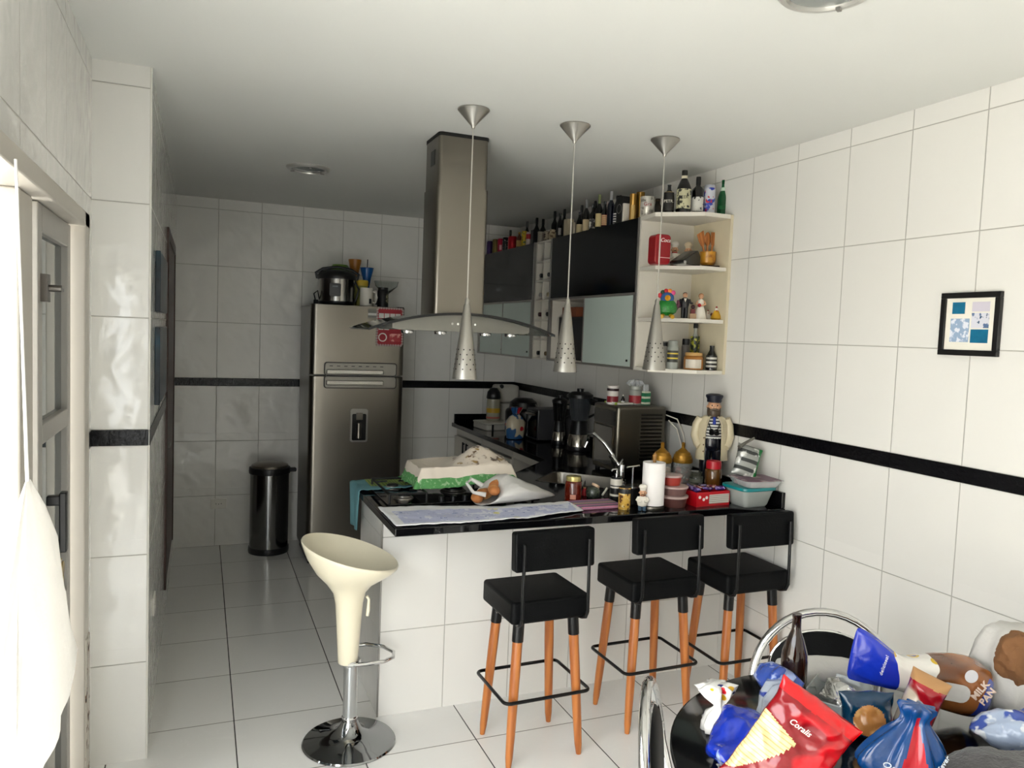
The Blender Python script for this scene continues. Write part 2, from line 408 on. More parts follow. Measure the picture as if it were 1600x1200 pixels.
# dark wooden door in the left rear wall
d2 = thing('door_2', None, None, (XL, 4.93, 0)); d2['kind'] = 'structure'
b = B(); b.box(-0.02, 0.012, 0, 0.07, 0.20, 2.37).box(-0.02, 0.012, 1.15, 1.22, 0.20, 2.37).box(-0.02, 0.012, 0.07, 1.15, 2.30, 2.37)
b.build('door_frame', m_wood_dk, d2, bevel=0.003)
B().box(0.0005, 0.006, 0.07, 1.15, 0.21, 2.30).build('door_leaf', m_wood_dk, d2)
b = B(); b.cyl((0.006, 0.17, 1.05), (0.016, 0.17, 1.05), 0.012).box(0.014, 0.022, 0.15, 0.29, 1.04, 1.06); b.build('door_handle', m_alu, d2, bevel=0.003)

# outlets and switches
def outlet(name, label, loc, rz):
    t = thing(name, label, 'outlet', loc, rz)
    B().prism(rrect(0.124, 0.082, 0.008), 0, 0.008, Matrix.Rotation(PI/2, 4, 'X')).build('plate', m_white, t, bevel=0.002)
    b = B()
    for x in (-0.02, 0, 0.02): b.cyl((x, -0.0085, -0.003 if x == 0 else 0), (x, -0.0075, -0.003 if x == 0 else 0), 0.0035, seg=8)
    b.build('socket_holes', m_black, t)
    return t
outlet('wall_outlet', 'white outlet plate low on the back wall left of the pedal bin', (0.145, YB, 0.347), 0)
outlet('wall_outlet', 'white outlet plate low on the left wall near the pillar corner', (XL, 3.78, 0.52), PI/2)

# dark posters on the left rear wall
m_post = patt('teal_poster', (12, 26, 38), [((26, 62, 78), 'noise', 5, 0.55, 0.1, 1)], rough=0.3, bump=0)
for z0, z1, lab in ((1.86, 2.13, 'upper dark teal picture panel on the left wall by the brown door'), (1.44, 1.79, 'lower dark blue picture panel on the left wall by the brown door')):
    t = thing('picture_panel', lab, 'picture', (XL, 4.05, z0), 0, 'dark picture panels on the left wall')
    B().box(0, 0.022, -0.3, 0.42, 0, z1-z0).build('panel', m_post, t, bevel=0.003)

# framed print on the right wall
m_mat = M('mat_board', (232, 228, 216), 0.7, var=0.01)
fr = thing('framed_print', 'black framed blue and white print hanging on the right wall', 'picture', (XR, 2.036, 1.803))
W2, H2 = 0.122, 0.242
b = B()
for q in ((-W2, W2, 0, 0.022), (-W2, W2, H2-0.022, H2), (-W2, -W2+0.022, 0.022, H2-0.022), (W2-0.022, W2, 0.022, H2-0.022)): b.box(-0.018, -0.0005, *q)
b.build('frame', M('black_wood', (16, 15, 16), 0.35), fr, bevel=0.002)
B().box(-0.010, -0.001, -W2+0.02, W2-0.02, 0.02, H2-0.02).build('mat', m_mat, fr)
m_art = [patt('print_spa', (150, 172, 200), [((225, 228, 238), 'noise', 38, 0.52, 0.03, 2), ((92, 116, 158), 'wave', 26, 0.75, 0.1, 0)], rough=0.3, bump=0),
         M('print_teal', (24, 104, 138), 0.3, var=0.3, vscale=40), patt('print_lilac', (206, 200, 212), [((60, 74, 100), 'wave', 30, 0.8, 0.08, 0)], rough=0.3, bump=0),
         patt('print_mix', (214, 214, 224), [((96, 118, 156), 'noise', 44, 0.55, 0.03, 5), ((40, 78, 110), 'noise', 60, 0.62, 0.02, 1)], rough=0.3, bump=0)]
for (y0, y1, z0, z1, mi) in ((0.0, 0.078, 0.052, 0.142, 0), (0.022, 0.074, 0.160, 0.205, 1), (-0.078, -0.008, 0.168, 0.205, 2), (-0.078, -0.008, 0.106, 0.163, 3), (-0.078, -0.008, 0.050, 0.101, 1)):
    B().box(-0.0115, -0.010, y0, y1, z0, z1).build('picture', m_art[mi], fr, smooth=False)

# recessed ceiling lamps
m_trim = M('lamp_ring', (196, 194, 188), 0.3, 0.4); m_lens = M('lamp_lens', (170, 176, 172), 0.15, trans=0.4)
def ceiling_lamp(loc, label, r):
    t = thing('ceiling_light', label, 'lamp', loc, 0, 'round recessed ceiling lamps')
    B().lathe([(r, 0), (r, -0.006), (r*0.93, -0.016), (r*0.80, -0.018), (r*0.78, -0.006), (r*0.76, 0)], 40, cap0=True, cap1=True).build('ring', m_trim, t)
    B().lathe([(r*0.77, -0.008), (r*0.6, -0.016), (0.001, -0.020)], 40, cap0=False, cap1=False).build('lens', m_lens, t)
    for a in (0.5, 2.6, 4.7): B().box(r*0.70, r*0.86, -0.006, 0.006, -0.024, -0.016, Matrix.Rotation(a, 4, 'Z')).build('clip', m_alu, t)
ceiling_lamp((0.607, 4.963, ZC), 'round recessed lamp in the dark rear ceiling left of the chimney', 0.135)
ceiling_lamp((1.60, 1.70, ZC), 'round recessed lamp in the bright ceiling near the viewer', 0.135)
# ---------------------------------------------------------------- large kitchen things
m_steel = M('brushed_steel', (126, 121, 112), 0.30, 1.0, var=0.03, vscale=5)
m_steel_dk = M('dark_steel', (120, 117, 112), 0.3, 1.0, var=0.03)
m_chrome = M('chrome', (214, 214, 214), 0.07, 1.0, var=0)
m_granite = patt('black_granite', (9, 9, 11), [((26, 26, 30), 'noise', 220, 0.68, 0.03, 0)], rough=0.05, bump=0)
m_granite.node_tree.nodes['Principled BSDF'].inputs['Specular IOR Level'].default_value = 0.38
m_lacq_blk = M('black_gloss_door', (5, 8, 11), 0.12, var=0.02, spec=0.25)
m_melamine = M('white_melamine', (214, 209, 198), 0.45, var=0.02)
m_frost = M('frosted_glass', (186, 200, 194), 0.35, var=0.05, vscale=3, spec=0.6)
m_leather = M('black_leatherette', (6, 7, 8), 0.5, var=0.1, spec=0.14, bump=0.10, bscale=160)
m_legwood = patt('orange_stained_wood', (184, 112, 52), [((158, 88, 36), 'wave', 9, 0.55, 0.35, 0)], rough=0.35, coat=0.2, bump=0.05)
m_steelblk = M('black_steel_rod', (10, 10, 11), 0.3, 0.3)
m_rubber = M('black_rubber', (14, 14, 14), 0.7)

# --- worktop (one slab) and its masonry base
ws = 'black granite worktop turning the corner from the breakfast bar to the right wall'
top = thing('granite_worktop', ws, 'worktop', (0.748, 3.03, 0.965))
def rel(p): return [(x-0.748, y-3.03) for x, y in p]
outer = [(0.748, 3.03), (2.45, 3.03), (2.56, 2.96), (XR-0.001, 2.955), (XR-0.001, YB-0.002), (2.12, YB-0.002), (2.12, 4.54), (1.60, 3.99), (0.748, 3.97)]
sc_, sa, sb = Vector((2.03, 3.84)), Vector((0.7071, 0.7071)), Vector((0.7071, -0.7071))
def sinkpt(a, b_): return tuple(sc_+sa*a+sb*b_)
hole = [sinkpt(-0.17, -0.22), sinkpt(0.17, -0.22), sinkpt(0.17, 0.22), sinkpt(-0.17, 0.22)]
b = B(); b.plate_with_hole(rel(outer), rel(hole), 0, 0.035)
b.build('slab', m_granite, top, bevel=0.004, smooth=False)
b = B(); b.box(XR-0.021-0.748, XR-0.001-0.748, 2.96-3.03, YB-0.022-3.03, 0.0355, 0.115).box(2.14-0.748, XR-0.001-0.748, YB-0.022-3.03, YB-0.002-3.03, 0.0355, 0.115)
b.build('upstand', m_granite, top, bevel=0.002, smooth=False)
pb = thing('peninsula_base', 'white tiled masonry base under the breakfast bar', 'counter', (0.784, 3.4237, 0))
B().box(0.0, XR-0.784-0.001, 0, 0.012, 0, 0.9645).build('tiled_front', t_pen, pb, smooth=False)
B().box(0.0, 0.012, 0.012, 0.50, 0, 0.9645).build('tiled_side', t_pens, pb, smooth=False)
B().box(0.012, 0.94, 0.012, 0.50, 0, 0.9645).build('core', m_melamine, pb, smooth=False)
B().cyl((0, 0, 0), (0, 0, 0.964), 0.0045, seg=8).build('corner_profile', m_alu, pb)
# sink
sk = thing('corner_sink', 'stainless steel sink bowl set diagonally in the corner worktop', 'sink', (sc_.x, sc_.y, ZW))
R45 = Matrix.Rotation(PI/4, 4, 'Z')
b = B(); rings = []
for (hw, hd, z) in ((0.178, 0.228, 0.002), (0.165, 0.215, 0.002), (0.160, 0.210, -0.02), (0.150, 0.200, -0.14), (0.120, 0.170, -0.17), (0.02, 0.03, -0.175)):
    rings.append([R45 @ Vector((x, y, z)) for x, y in rrect(hw*2, hd*2, min(hw, hd)*0.3)])
b.loft(rings, cap=False); b.build('bowl', m_steel, sk)
B().lathe([(0.03, -0.1748), (0.028, -0.172), (0.012, -0.1745)], 20).build('drain', m_chrome, sk)

# --- base cabinets along the right wall
def base_cabinet(y0, y1, label, kind):
    t = thing('base_cabinet', label, 'cabinet', (2.15, y0, 0), 0, 'white base cabinets under the rear worktop')
    w = y1-y0
    b = B(); b.box(0.02, 0.56, 0.002, 0.018, 0.10, 0.964).box(0.02, 0.56, w-0.018, w-0.002, 0.10, 0.964).box(0.02, 0.56, 0.018, w-0.018, 0.10, 0.118).box(0.54, 0.56, 0.018, w-0.018, 0.118, 0.964).box(0.02, 0.54, 0.018, w-0.018, 0.90, 0.964)
    b.build('carcass', m_melamine, t)
    B().box(0.05, 0.07, 0.0, w, 0, 0.10).build('plinth', m_steel_dk, t)
    if kind == 'doors':
        for i in (0, 1):
            a = 0.003+i*w/2
            dd = B().box(0, 0.018, a, a+w/2-0.006, 0.105, 0.885).build('door', m_melamine, t, bevel=0.002)
            hy = a+(w/2-0.05 if i == 0 else 0.04)
            B().box(-0.022, -0.012, hy, hy+0.010, 0.70, 0.86).box(-0.012, 0.0, hy, hy+0.010, 0.71, 0.72).box(-0.012, 0.0, hy, hy+0.010, 0.84, 0.85).build('handle', m_black, dd)
    elif kind == 'drawer':
        for z0, z1 in ((0.105, 0.36), (0.365, 0.62), (0.625, 0.885)):
            dd = B().box(0, 0.018, 0.003, w-0.003, z0, z1).build('drawer', m_melamine, t, bevel=0.002)
            B().box(-0.004, 0.0, 0.10, w-0.10, z1-0.030, z1-0.020).build('handle', m_black, dd)
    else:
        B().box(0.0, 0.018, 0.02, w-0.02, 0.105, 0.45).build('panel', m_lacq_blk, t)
        B().box(0.02, 0.53, 0.02, w-0.02, 0.60, 0.615).build('shelf', m_melamine, t)
    return t
base_cabinet(5.90, 6.575, 'white two-door base cabinet at the back wall end', 'doors')
base_cabinet(5.22, 5.895, 'white drawer base cabinet in the middle of the rear worktop run', 'drawer')
base_cabinet(4.62, 5.215, 'white open base cabinet with dark recess nearest the sink corner', 'open')

# --- fridge
fx, fy = 1.117, 5.85
fg = thing('refrigerator', 'tall stainless two-door refrigerator against the back wall', 'refrigerator', (fx, fy, 0))
def bow(w, d0, r, bulge):
    """door outline seen from above: rounded front corners and a slightly bowed face"""
    p = [(w/2, d0), (-w/2, d0)]
    p += arc(-w/2+r, r, r, PI, 1.5*PI, 7)[0:]
    n = 9
    for i in range(1, n): 
        s = -1+2*i/n; p.append((s*(w/2-r), -bulge*(1-s*s)))
    p += arc(w/2-r, r, r, 1.5*PI, 2*PI, 7)
    return p
FWD = 0.722
B().box(-FWD/2+0.004, FWD/2-0.004, 0.085, 0.66, 0.05, 1.985).build('body', M('fridge_side', (150, 148, 143), 0.4, 0.3), fg, bevel=0.006)
frz = B().prism(bow(FWD, 0.08, 0.045, 0.012), 1.462, 1.995).build('freezer_door', m_steel, fg, bevel=0.004)
low = B().prism(bow(FWD, 0.08, 0.045, 0.012), 0.07, 1.452).build('refrigerator_door', m_steel, fg, bevel=0.004)
B().box(-FWD/2+0.02, FWD/2-0.02, 0.05, 0.6, 0.0, 0.07).build('plinth', m_black, fg)
def pan(z0, z1, nm, parent, zh):
    x0, x1 = 0.863-fx, 1.41-fx
    f = B(); r = 0.02
    m_ = Matrix.Translation(((x0+x1)/2, -0.010, (z0+z1)/2)) @ Matrix.Rotation(PI/2, 4, 'X')
    f.prism(rrect(x1-x0, z1-z0, r), -0.004, 0.012, m_)
    fo = f.build(nm, M('panel_steel', (134, 131, 125), 0.35, 0.8), parent, bevel=0.003)
    m2 = Matrix.Translation(((x0+x1)/2, -0.010, (z0+z1)/2)) @ Matrix.Rotation(PI/2, 4, 'X')
    B().prism(rrect(x1-x0+0.012, z1-z0+0.010, r+0.004), -0.004, 0.008, m2).build('gasket', m_black, parent)
    B().box(x0+0.012, x1-0.10, -0.034, -0.022, zh-0.018, zh+0.018).build('handle', M('handle_steel', (176, 174, 168), 0.25, 0.9), fo, bevel=0.006)
    return fo
cp = pan(1.462, 1.556, 'control_panel', frz, 1.487)
bt = B()
for i in range(8): bt.box(-0.22+i*0.055, -0.195+i*0.055, -0.0235, -0.0215, 1.528, 1.534)
bt.build('buttons', m_black, cp)
pan(1.365, 1.452, 'handle_panel', low, 1.405)
dz0, dz1, dx0, dx1 = 0.945, 1.205, 1.063-fx, 1.200-fx
mm = Matrix.Translation(((dx0+dx1)/2, -0.008, (dz0+dz1)/2)) @ Matrix.Rotation(PI/2, 4, 'X')
ds = B().prism(rrect(dx1-dx0, dz1-dz0, 0.02), -0.004, 0.012, mm).build('water_dispenser', M('dispenser_frame', (160, 158, 152), 0.3, 0.8), low, bevel=0.003)
mm2 = Matrix.Translation(((dx0+dx1)/2, -0.012, (dz0+dz1)/2-0.012)) @ Matrix.Rotation(PI/2, 4, 'X')
B().prism(rrect(dx1-dx0-0.03, dz1-dz0-0.055, 0.01), 0.008, 0.0095, mm2).build('recess', M('recess_dark', (52, 51, 50), 0.25, 0.6), ds)
b = B(); b.box((dx0+dx1)/2-0.025, (dx0+dx1)/2+0.025, -0.036, -0.021, dz1-0.085, dz1-0.03); b.lathe([(0.022, 0), (0.022, 0.12)], 20, ((dx0+dx1)/2, -0.012, dz0+0.03))
b.build('spout', m_steel, ds, bevel=0.003)
B().box(FWD/2-0.06, FWD/2-0.01, 0.02, 0.07, 1.985, 2.0).build('hinge', m_black, fg)

# --- pedal bin
bn = thing('pedal_bin', 'round stainless pedal bin with black rim against the back wall', 'bin', (0.520, 6.32, 0))
B().lathe([(0.150, 0.045), (0.150, 0.64), (0.146, 0.645)], 40).build('body', M('polished_steel', (120, 120, 119), 0.16, 1.0, var=0.02), bn)
B().lathe([(0.155, 0), (0.158, 0.02), (0.156, 0.046), (0.15, 0.05)], 40).build('base', m_black, bn)
B().lathe([(0.158, 0.64), (0.160, 0.66), (0.158, 0.685), (0.15, 0.69)], 40).build('rim', m_black, bn)
B().lathe([(0.148, 0.685), (0.14, 0.705), (0.10, 0.722), (0.001, 0.728)], 40).build('lid', m_steel, bn)
B().box(-0.03, 0.03, -0.20, -0.13, 0.012, 0.026).build('pedal', m_black, bn, bevel=0.004)
B().box(0.145, 0.205, -0.03, 0.03, 0.645, 0.675).build('hinge_block', m_black, bn, bevel=0.008)

# --- range hood
hx, hy = 1.212, 3.825
hd = thing('range_hood', 'island range hood with stainless chimney and curved glass canopy', 'range hood', (hx, hy, 1.81))
HT = ZC-1.81
ch = B().prism(rrect(0.272, 0.262, 0.022), 0.09, 0.735).build('chimney', m_steel, hd, angle=60)
B().prism(rrect(0.262, 0.252, 0.022), 0.735, HT-0.018).build('chimney_sleeve', m_steel, hd, angle=60)
B().prism(rrect(0.266, 0.256, 0.022), HT-0.018, HT-0.0005).build('ceiling_gap_shade', m_rubber, hd)  # black band in place of the gap at the ceiling, its shade as colour
b = B(); b.box(-0.1325, -0.1312, -0.055, 0.02, HT-0.15, HT-0.075); b.build('vent', m_black, hd)
GW, GD, GR = 0.485, 0.25, 1.35
def glz(x): return 0.100-(GR-math.sqrt(GR*GR-x*x))
b = B()
n = 33
rings = []
for i in range(n):
    x = -GW+2*GW*i/(n-1); z = glz(x)
    rings.append([(x, -GD, z-0.004), (x, GD, z-0.004), (x, GD, z+0.004), (x, -GD, z+0.004)])
b.loft(rings); b.build('glass_canopy', M('smoked_glass', (196, 206, 200), 0.03, trans=0.92, var=0), hd, smooth=True, angle=30)
b = B(); rings = []
for i in range(n):
    x = -GW+2*GW*i/(n-1); z = glz(x)
    rings.append([(x, -GD-0.004, z-0.007), (x, -GD, z-0.007), (x, -GD, z+0.006), (x, -GD-0.004, z+0.006)])
b.loft(rings); b.build('canopy_edge', m_black, hd)
b = B(); rings = []
for i in range(25):
    x = -0.36+0.72*i/24; z1 = glz(x)-0.006; z0 = 0.012 if abs(x) < 0.33 else 0.018
    rings.append([(x, -0.20, z0), (x, 0.20, z0), (x, 0.20, max(z1, z0+0.002)), (x, -0.20, max(z1, z0+0.002))])
b.loft(rings); b.build('body', M('hood_body', (128, 126, 119), 0.4, 0.5), hd, angle=30)
for x in (-0.27, -0.10, 0.14, 0.28):
    b = B(); b.lathe([(0.030, -0.004), (0.032, 0.004), (0.030, 0.013)], 20, (x, -0.14, 0)); b.build('lamp', m_chrome, hd)
b = B()
for i in range(5): b.cyl((-0.06+i*0.03, -0.2065, 0.05), (-0.06+i*0.03, -0.199, 0.05), 0.006, seg=10)
b.build('buttons', m_chrome, hd)

# --- pendant lamps
m_pend = M('satin_aluminium', (170, 167, 160), 0.32, 0.85, var=0.02)
def pendant(loc, zb, zt, label):
    t = thing('pendant_lamp', label, 'pendant lamp', loc, 0, 'cone pendant lamps over the breakfast bar')
    L0, L1 = zb-ZC, zt-ZC
    B().lathe([(0.070, -0.0005), (0.072, -0.006), (0.010, -0.074), (0.007, -0.085)], 32).build('ceiling_rose', m_pend, t)
    B().cyl((0, 0, L1+0.004), (0, 0, -0.08), 0.0032, seg=8).build('cord', M('cord_grey', (176, 172, 164), 0.5, 0.2), t)
    h = L1-L0
    B().lathe([(0.0575, L0), (0.014, L1-0.022), (0.011, L1-0.018), (0.011, L1), (0.004, L1+0.01), (0.001, L1+0.01), (0.009, L1-0.03), (0.055, L0)], 40, close=True).build('shade', m_pend, t)
    b = B()
    for row in range(5):
        z = L0+0.045+row*0.022; r = 0.0575-(0.0435)*(z-L0)/(h-0.022)
        for k in range(9):
            a = 2*PI*(k+0.5*(row % 2))/9
            c = Vector((math.cos(a), math.sin(a), 0.12))
            p = Vector((r*math.cos(a), r*math.sin(a), z)); b.cyl(p-c*0.0006, p+c*0.0009, 0.0034, seg=8)
    b.build('perforations', m_black, t)
    B().cyl((0, 0, L0+0.03), (0, 0, L0+0.12), 0.02, seg=14).build('bulb', M('lamp_bulb', (220, 216, 205), 0.3), t)
pendant((1.108, 3.27, ZC), 1.609, 1.965, 'leftmost cone pendant lamp, hanging in front of the hood chimney')
pendant((1.612, 3.27, ZC), 1.650, 1.992, 'middle cone pendant lamp over the breakfast bar')
pendant((2.110, 3.27, ZC), 1.668, 2.016, 'rightmost cone pendant lamp, hanging before the open end shelves')

# --- upper cabinets on the right wall
UX, UZ0, UZ1 = 2.34, 1.640, 2.525
D = XR-UX-0.001
def upper(y0, y1, label, lower):
    t = thing('wall_cabinet', label, 'cabinet', (UX, y0, UZ0)); w = y1-y0; H = UZ1-UZ0; zs = 0.445
    b = B(); b.box(0.02, D, 0, 0.018, 0, H).box(0.02, D, w-0.018, w, 0, H).box(0.02, D, 0.018, w-0.018, 0, 0.018).box(0.02, D, 0.018, w-0.018, H-0.018, H).box(0.02, D, 0.018, w-0.018, zs-0.009, zs+0.009).box(D-0.01, D, 0.018, w-0.018, 0.018, H-0.018)
    b.build('carcass', m_melamine, t)
    fl = B().box(0, 0.018, 0.004, w-0.004, zs+0.008, H-0.002).build('flap_door', m_lacq_blk, t, bevel=0.0015)
    b = B(); 
    for y in (0, w-0.02): b.box(-0.003, 0.020, y, y+0.02, 0, H)
    b.box(-0.003, 0.02, 0.02, w-0.02, zs-0.006, zs+0.006).box(-0.003, 0.02, 0.02, w-0.02, 0, 0.012)
    b.build('aluminium_edging', m_alu, t)
    for (a, c, x) in lower:
        dd = B().box(x, x+0.008, a, c, 0.014, zs-0.008).build('sliding_door', m_frost, t, bevel=0.001)
        for y_ in (a-0.004, c-0.008): B().box(x-0.003, x+0.011, y_, y_+0.012, 0.012, zs-0.007).build('door_edging', m_alu, dd)
        B().cyl((x-0.006, a+0.05, 0.05), (x, a+0.05, 0.05), 0.007, seg=12).build('knob', m_black, dd)
    return t
upper(3.845, 5.055, 'near wall cabinet with black flap and half open frosted sliding door', [(0.03, 0.66, 0.002)])
upper(5.345, 6.57, 'far wall cabinet behind the hood with black flap and frosted sliding doors', [(0.03, 0.63, 0.002), (0.60, 1.20, 0.011)])
# things inside the open half of the near cabinet
def simple_box(name, label, cat, loc, dim, mat, bev=0.004, rz=0, group=None):
    o = B().box(-dim[0]/2, dim[0]/2, -dim[1]/2, dim[1]/2, 0, dim[2]).build(name, mat, loc=loc, rot=(0, 0, rz), bevel=bev)
    return tag(o, label, cat, group)
simple_box('storage_box', 'black box standing inside the half open wall cabinet', 'box', (2.50, 4.80, UZ0+0.0185), (0.20, 0.40, 0.30), M('black_card', (10, 11, 13), 0.4))
simple_box('terracotta_box', 'orange brown carton on the black box inside the wall cabinet', 'box', (2.50, 4.86, UZ0+0.319), (0.18, 0.22, 0.07), M('brown_card', (120, 66, 40), 0.7))
simple_box('white_carton', 'white carton inside the wall cabinet beside the sliding door', 'box', (2.52, 4.60, UZ0+0.319), (0.14, 0.10, 0.09), M('white_card', (210, 206, 196), 0.7))
# bottle rack between the cabinets
rk = thing('bottle_rack', 'narrow white bottle rack of square cells between the two wall cabinets', 'rack', (UX, 5.056, UZ0))
w = 0.288; H = UZ1-UZ0; b = B()
for y in (0, w/2-0.006, w-0.016): b.box(0.012, D, y, y+(0.012 if y == w/2-0.006 else 0.016), 0, H)
for i in range(7):
    z = i*(H-0.012)/6; b.box(0.012, D, 0.016, w-0.016, z, z+0.012)
b.box(D-0.008, D, 0.016, w-0.016, 0.012, H-0.012); b.build('cells', m_melamine, rk)
m_wine = M('dark_wine_glass', (10, 12, 10), 0.12, coat=0.3)
cell = (H-0.012)/6
for (cy, ci, col, cap) in ((0, 4, 'black', (12, 12, 14)), (1, 4, 'black', (20, 12, 14)), (0, 3, 'cream', (190, 176, 140)), (1, 3, 'silver', (150, 150, 148)), (0, 2, 'black', (14, 14, 16)), (1, 2, 'maroon', (60, 20, 22)), (0, 0, 'bronze', (110, 90, 60)), (1, 0, 'black', (16, 16, 18))):
    yy = 0.016+0.058+cy*(w/2-0.004)-0.004; zz = ci*cell+0.012+0.0365
    nm = ('lowest', '', 'third lowest', 'fourth lowest', 'second highest', 'highest')[ci]
    t = thing('wine_bottle', f'dark wine bottle lying in the {nm} {"far" if cy else "near"} cell of the white rack', 'bottle', (UX+0.02, 5.056+yy, UZ0+zz), 0, 'bottles lying in the white rack')
    q = Matrix.Rotation(PI/2, 4, 'Y')
    B().lathe([(0.012, 0.0), (0.014, 0.09), (0.036, 0.13), (0.036, 0.32), (0.02, 0.325)], 18, mat=q).build('bottle', m_wine, t)
    B().lathe([(0.014, -0.004), (0.0155, 0.0), (0.0155, 0.05), (0.0125, 0.055)], 16, mat=q).build('capsule', M('capsule_'+col, cap, 0.4), t)

# open end shelves (chamfered corner unit)
SY0, SY1 = 3.49, 3.844
es = thing('end_shelf', 'white open corner shelves ending the wall cabinet row', 'shelf', (UX, SY1, UZ0))
def q_(p): return [(x-UX, y-SY1) for x, y in p]
sz = {}
for nm, v in (('s2', 418), ('s3', 500)): sz[nm] = on(1120, v, 'y', 3.53).z
shp = [(UX, SY1-0.0005), (UX-0.02, 3.66), (2.53, SY0), (XR-0.021, SY0), (XR-0.021, SY1-0.0005)]
B().box(0, D, -0.016, 0, 0, UZ1-UZ0).build('back_panel', m_melamine, es)
B().box(D-0.018, D, SY0-SY1, -0.016, 0, UZ1-UZ0).build('side_panel', M('beige_edge', (206, 196, 170), 0.5), es)
shp2 = [(x, min(y, SY1-0.0165)) for x, y in shp]
B().prism(q_(shp2), UZ1-UZ0-0.022, UZ1-UZ0).build('shelf_board', m_melamine, es)
B().prism(q_(shp2), 0, 0.02).build('shelf_board', m_melamine, es)
shp3 = [(UX+0.005, SY1-0.0165), (UX+0.01, 3.68), (2.54, SY0+0.015), (XR-0.021, SY0+0.015), (XR-0.021, SY1-0.0165)]
for nm in ('s2', 's3'): B().prism(q_(shp3), sz[nm]-UZ0-0.02, sz[nm]-UZ0).build('shelf_board', m_melamine, es)

# --- bar stools
def bar_stool(loc, rz, label):
    t = thing('bar_stool', label, 'stool', loc, rz, 'black padded bar stools at the breakfast bar')
    st = B().prism(rrect(0.372, 0.335, 0.02), 0.62, 0.715)
    so = st.build('seat', m_leather, t, bevel=0.012, bseg=3)
    for k, (sx, sy) in enumerate(((-1, 1), (1, 1), (-1, -1), (1, -1))):
        p0 = Vector((sx*0.128, sy*0.112, 0.625)); p1 = Vector((sx*0.168, sy*0.148, 0.0))
        dr = (p1-p0)
        lg = B().tube([p0+dr*0.12, p0+dr*0.35, p0+dr*0.75, p0+dr*0.93, p1], [0.0215, 0.0215, 0.019, 0.016, 0.011], 14).build('leg', m_legwood, t)
        B().tube([p0, p0+dr*0.15], [0.0245, 0.0245], 14).build('leg_socket', m_steelblk, lg)
    rg = [(x, y-0.002, 0.29) for x, y in rrect(0.402, 0.332, 0.028, 5)]
    B().tube(rg, 0.0075, 10, closed=True).build('footrest', m_steelblk, t)
    bk = B().prism(rrect(0.372, 0.165, 0.012), -0.024, 0.024, Matrix.Translation((0, -0.155, 0.927)) @ Matrix.Rotation(PI/2-0.06, 4, 'X'))
    bk.build('backrest', m_leather, t, bevel=0.008, bseg=3)
    for s in (-1, 1):
        pts = [(s*0.11, -0.06, 0.612), (s*0.145, -0.12, 0.612), (s*0.152, -0.150, 0.614), (s*0.154, -0.180, 0.625), (s*0.154, -0.195, 0.655), (s*0.153, -0.193, 0.80), (s*0.152, -0.192, 0.90), (s*0.152, -0.190, 0.965)]
        B().tube(pts, 0.0075, 10).build('back_support', m_steelblk, t)
    return t
bar_stool((1.375, 2.985, 0), 0.03, 'leftmost black padded bar stool with orange wooden legs')
bar_stool((2.005, 3.075, 0), 0.02, 'middle black padded bar stool with orange wooden legs')
bar_stool((2.505, 3.035, 0), 0.0, 'rightmost black padded bar stool, beside the right wall')

# --- white gas lift stool
gs = thing('gas_lift_stool', 'cream scoop seat stool on a chrome column and round chrome base', 'stool', (0.622, 3.25, 0))
B().lathe([(0.200, 0), (0.203, 0.004), (0.198, 0.010), (0.15, 0.020), (0.09, 0.036), (0.055, 0.060), (0.040, 0.085), (0.034, 0.10)], 48).build('base', M('dark_chrome', (150, 152, 154), 0.06, 1.0, var=0), gs)
B().lathe([(0.031, 0.10), (0.031, 0.36)], 24).build('column', M('satin_chrome', (190, 192, 193), 0.18, 1.0, var=0), gs)
B().lathe([(0.033, 0.095), (0.035, 0.10), (0.035, 0.116), (0.032, 0.12)], 24).build('collar', m_chrome, gs)
prof = [(0.040, 0.36), (0.043, 0.365), (0.048, 0.45), (0.054, 0.55), (0.060, 0.63), (0.070, 0.675), (0.100, 0.715), (0.145, 0.755), (0.185, 0.800), (0.205, 0.838), (0.209, 0.850), (0.206, 0.855), (0.198, 0.846), (0.170, 0.815), (0.120, 0.790), (0.060, 0.778), (0.001, 0.776)]
b = B(); b.lathe(prof, 48, cap0=True, cap1=False, sy=0.92)
for v in b.bm.verts:
    w_ = max(0.0, min(1.0, (v.co.z-0.68)/0.16))
    dirx = v.co.x*0.94+v.co.y*(-0.34)
    r_ = math.hypot(v.co.x, v.co.y)
    v.co.z += -0.30*dirx*w_*(0.6+0.4*min(1, r_/0.2))
    if r_ < 0.17 and v.co.z > 0.74: v.co.z -= 0.02*(1-r_/0.17)
b.build('seat', M('cream_plastic', (228, 220, 196), 0.28, coat=0.3, var=0.03), gs, angle=60, loc=(-0.014, 0, 0))
B().tube([(0.055, -0.03, 0.66), (0.064, -0.032, 0.645), (0.062, -0.036, 0.60), (0.058, -0.038, 0.575)], [0.007, 0.006, 0.008, 0.007], 10).build('lift_lever', M('cream_plastic', (0, 0, 0)), gs)
lp = [(-0.02, -0.036, 0.362), (0.06, -0.044, 0.362), (0.14, -0.040, 0.362), (0.185, -0.010, 0.362), (0.200, 0.045, 0.362), (0.170, 0.115, 0.362), (0.10, 0.165, 0.362), (0.02, 0.165, 0.362), (-0.03, 0.11, 0.362), (-0.036, 0.04, 0.362), (-0.04, 0.0, 0.362)]
B().tube(lp, 0.0085, 10).build('footrest', m_chrome, gs)
B().lathe([(0.040, 0.350), (0.042, 0.352), (0.042, 0.372), (0.040, 0.374)], 24).build('footrest_clamp', m_chrome, gs)
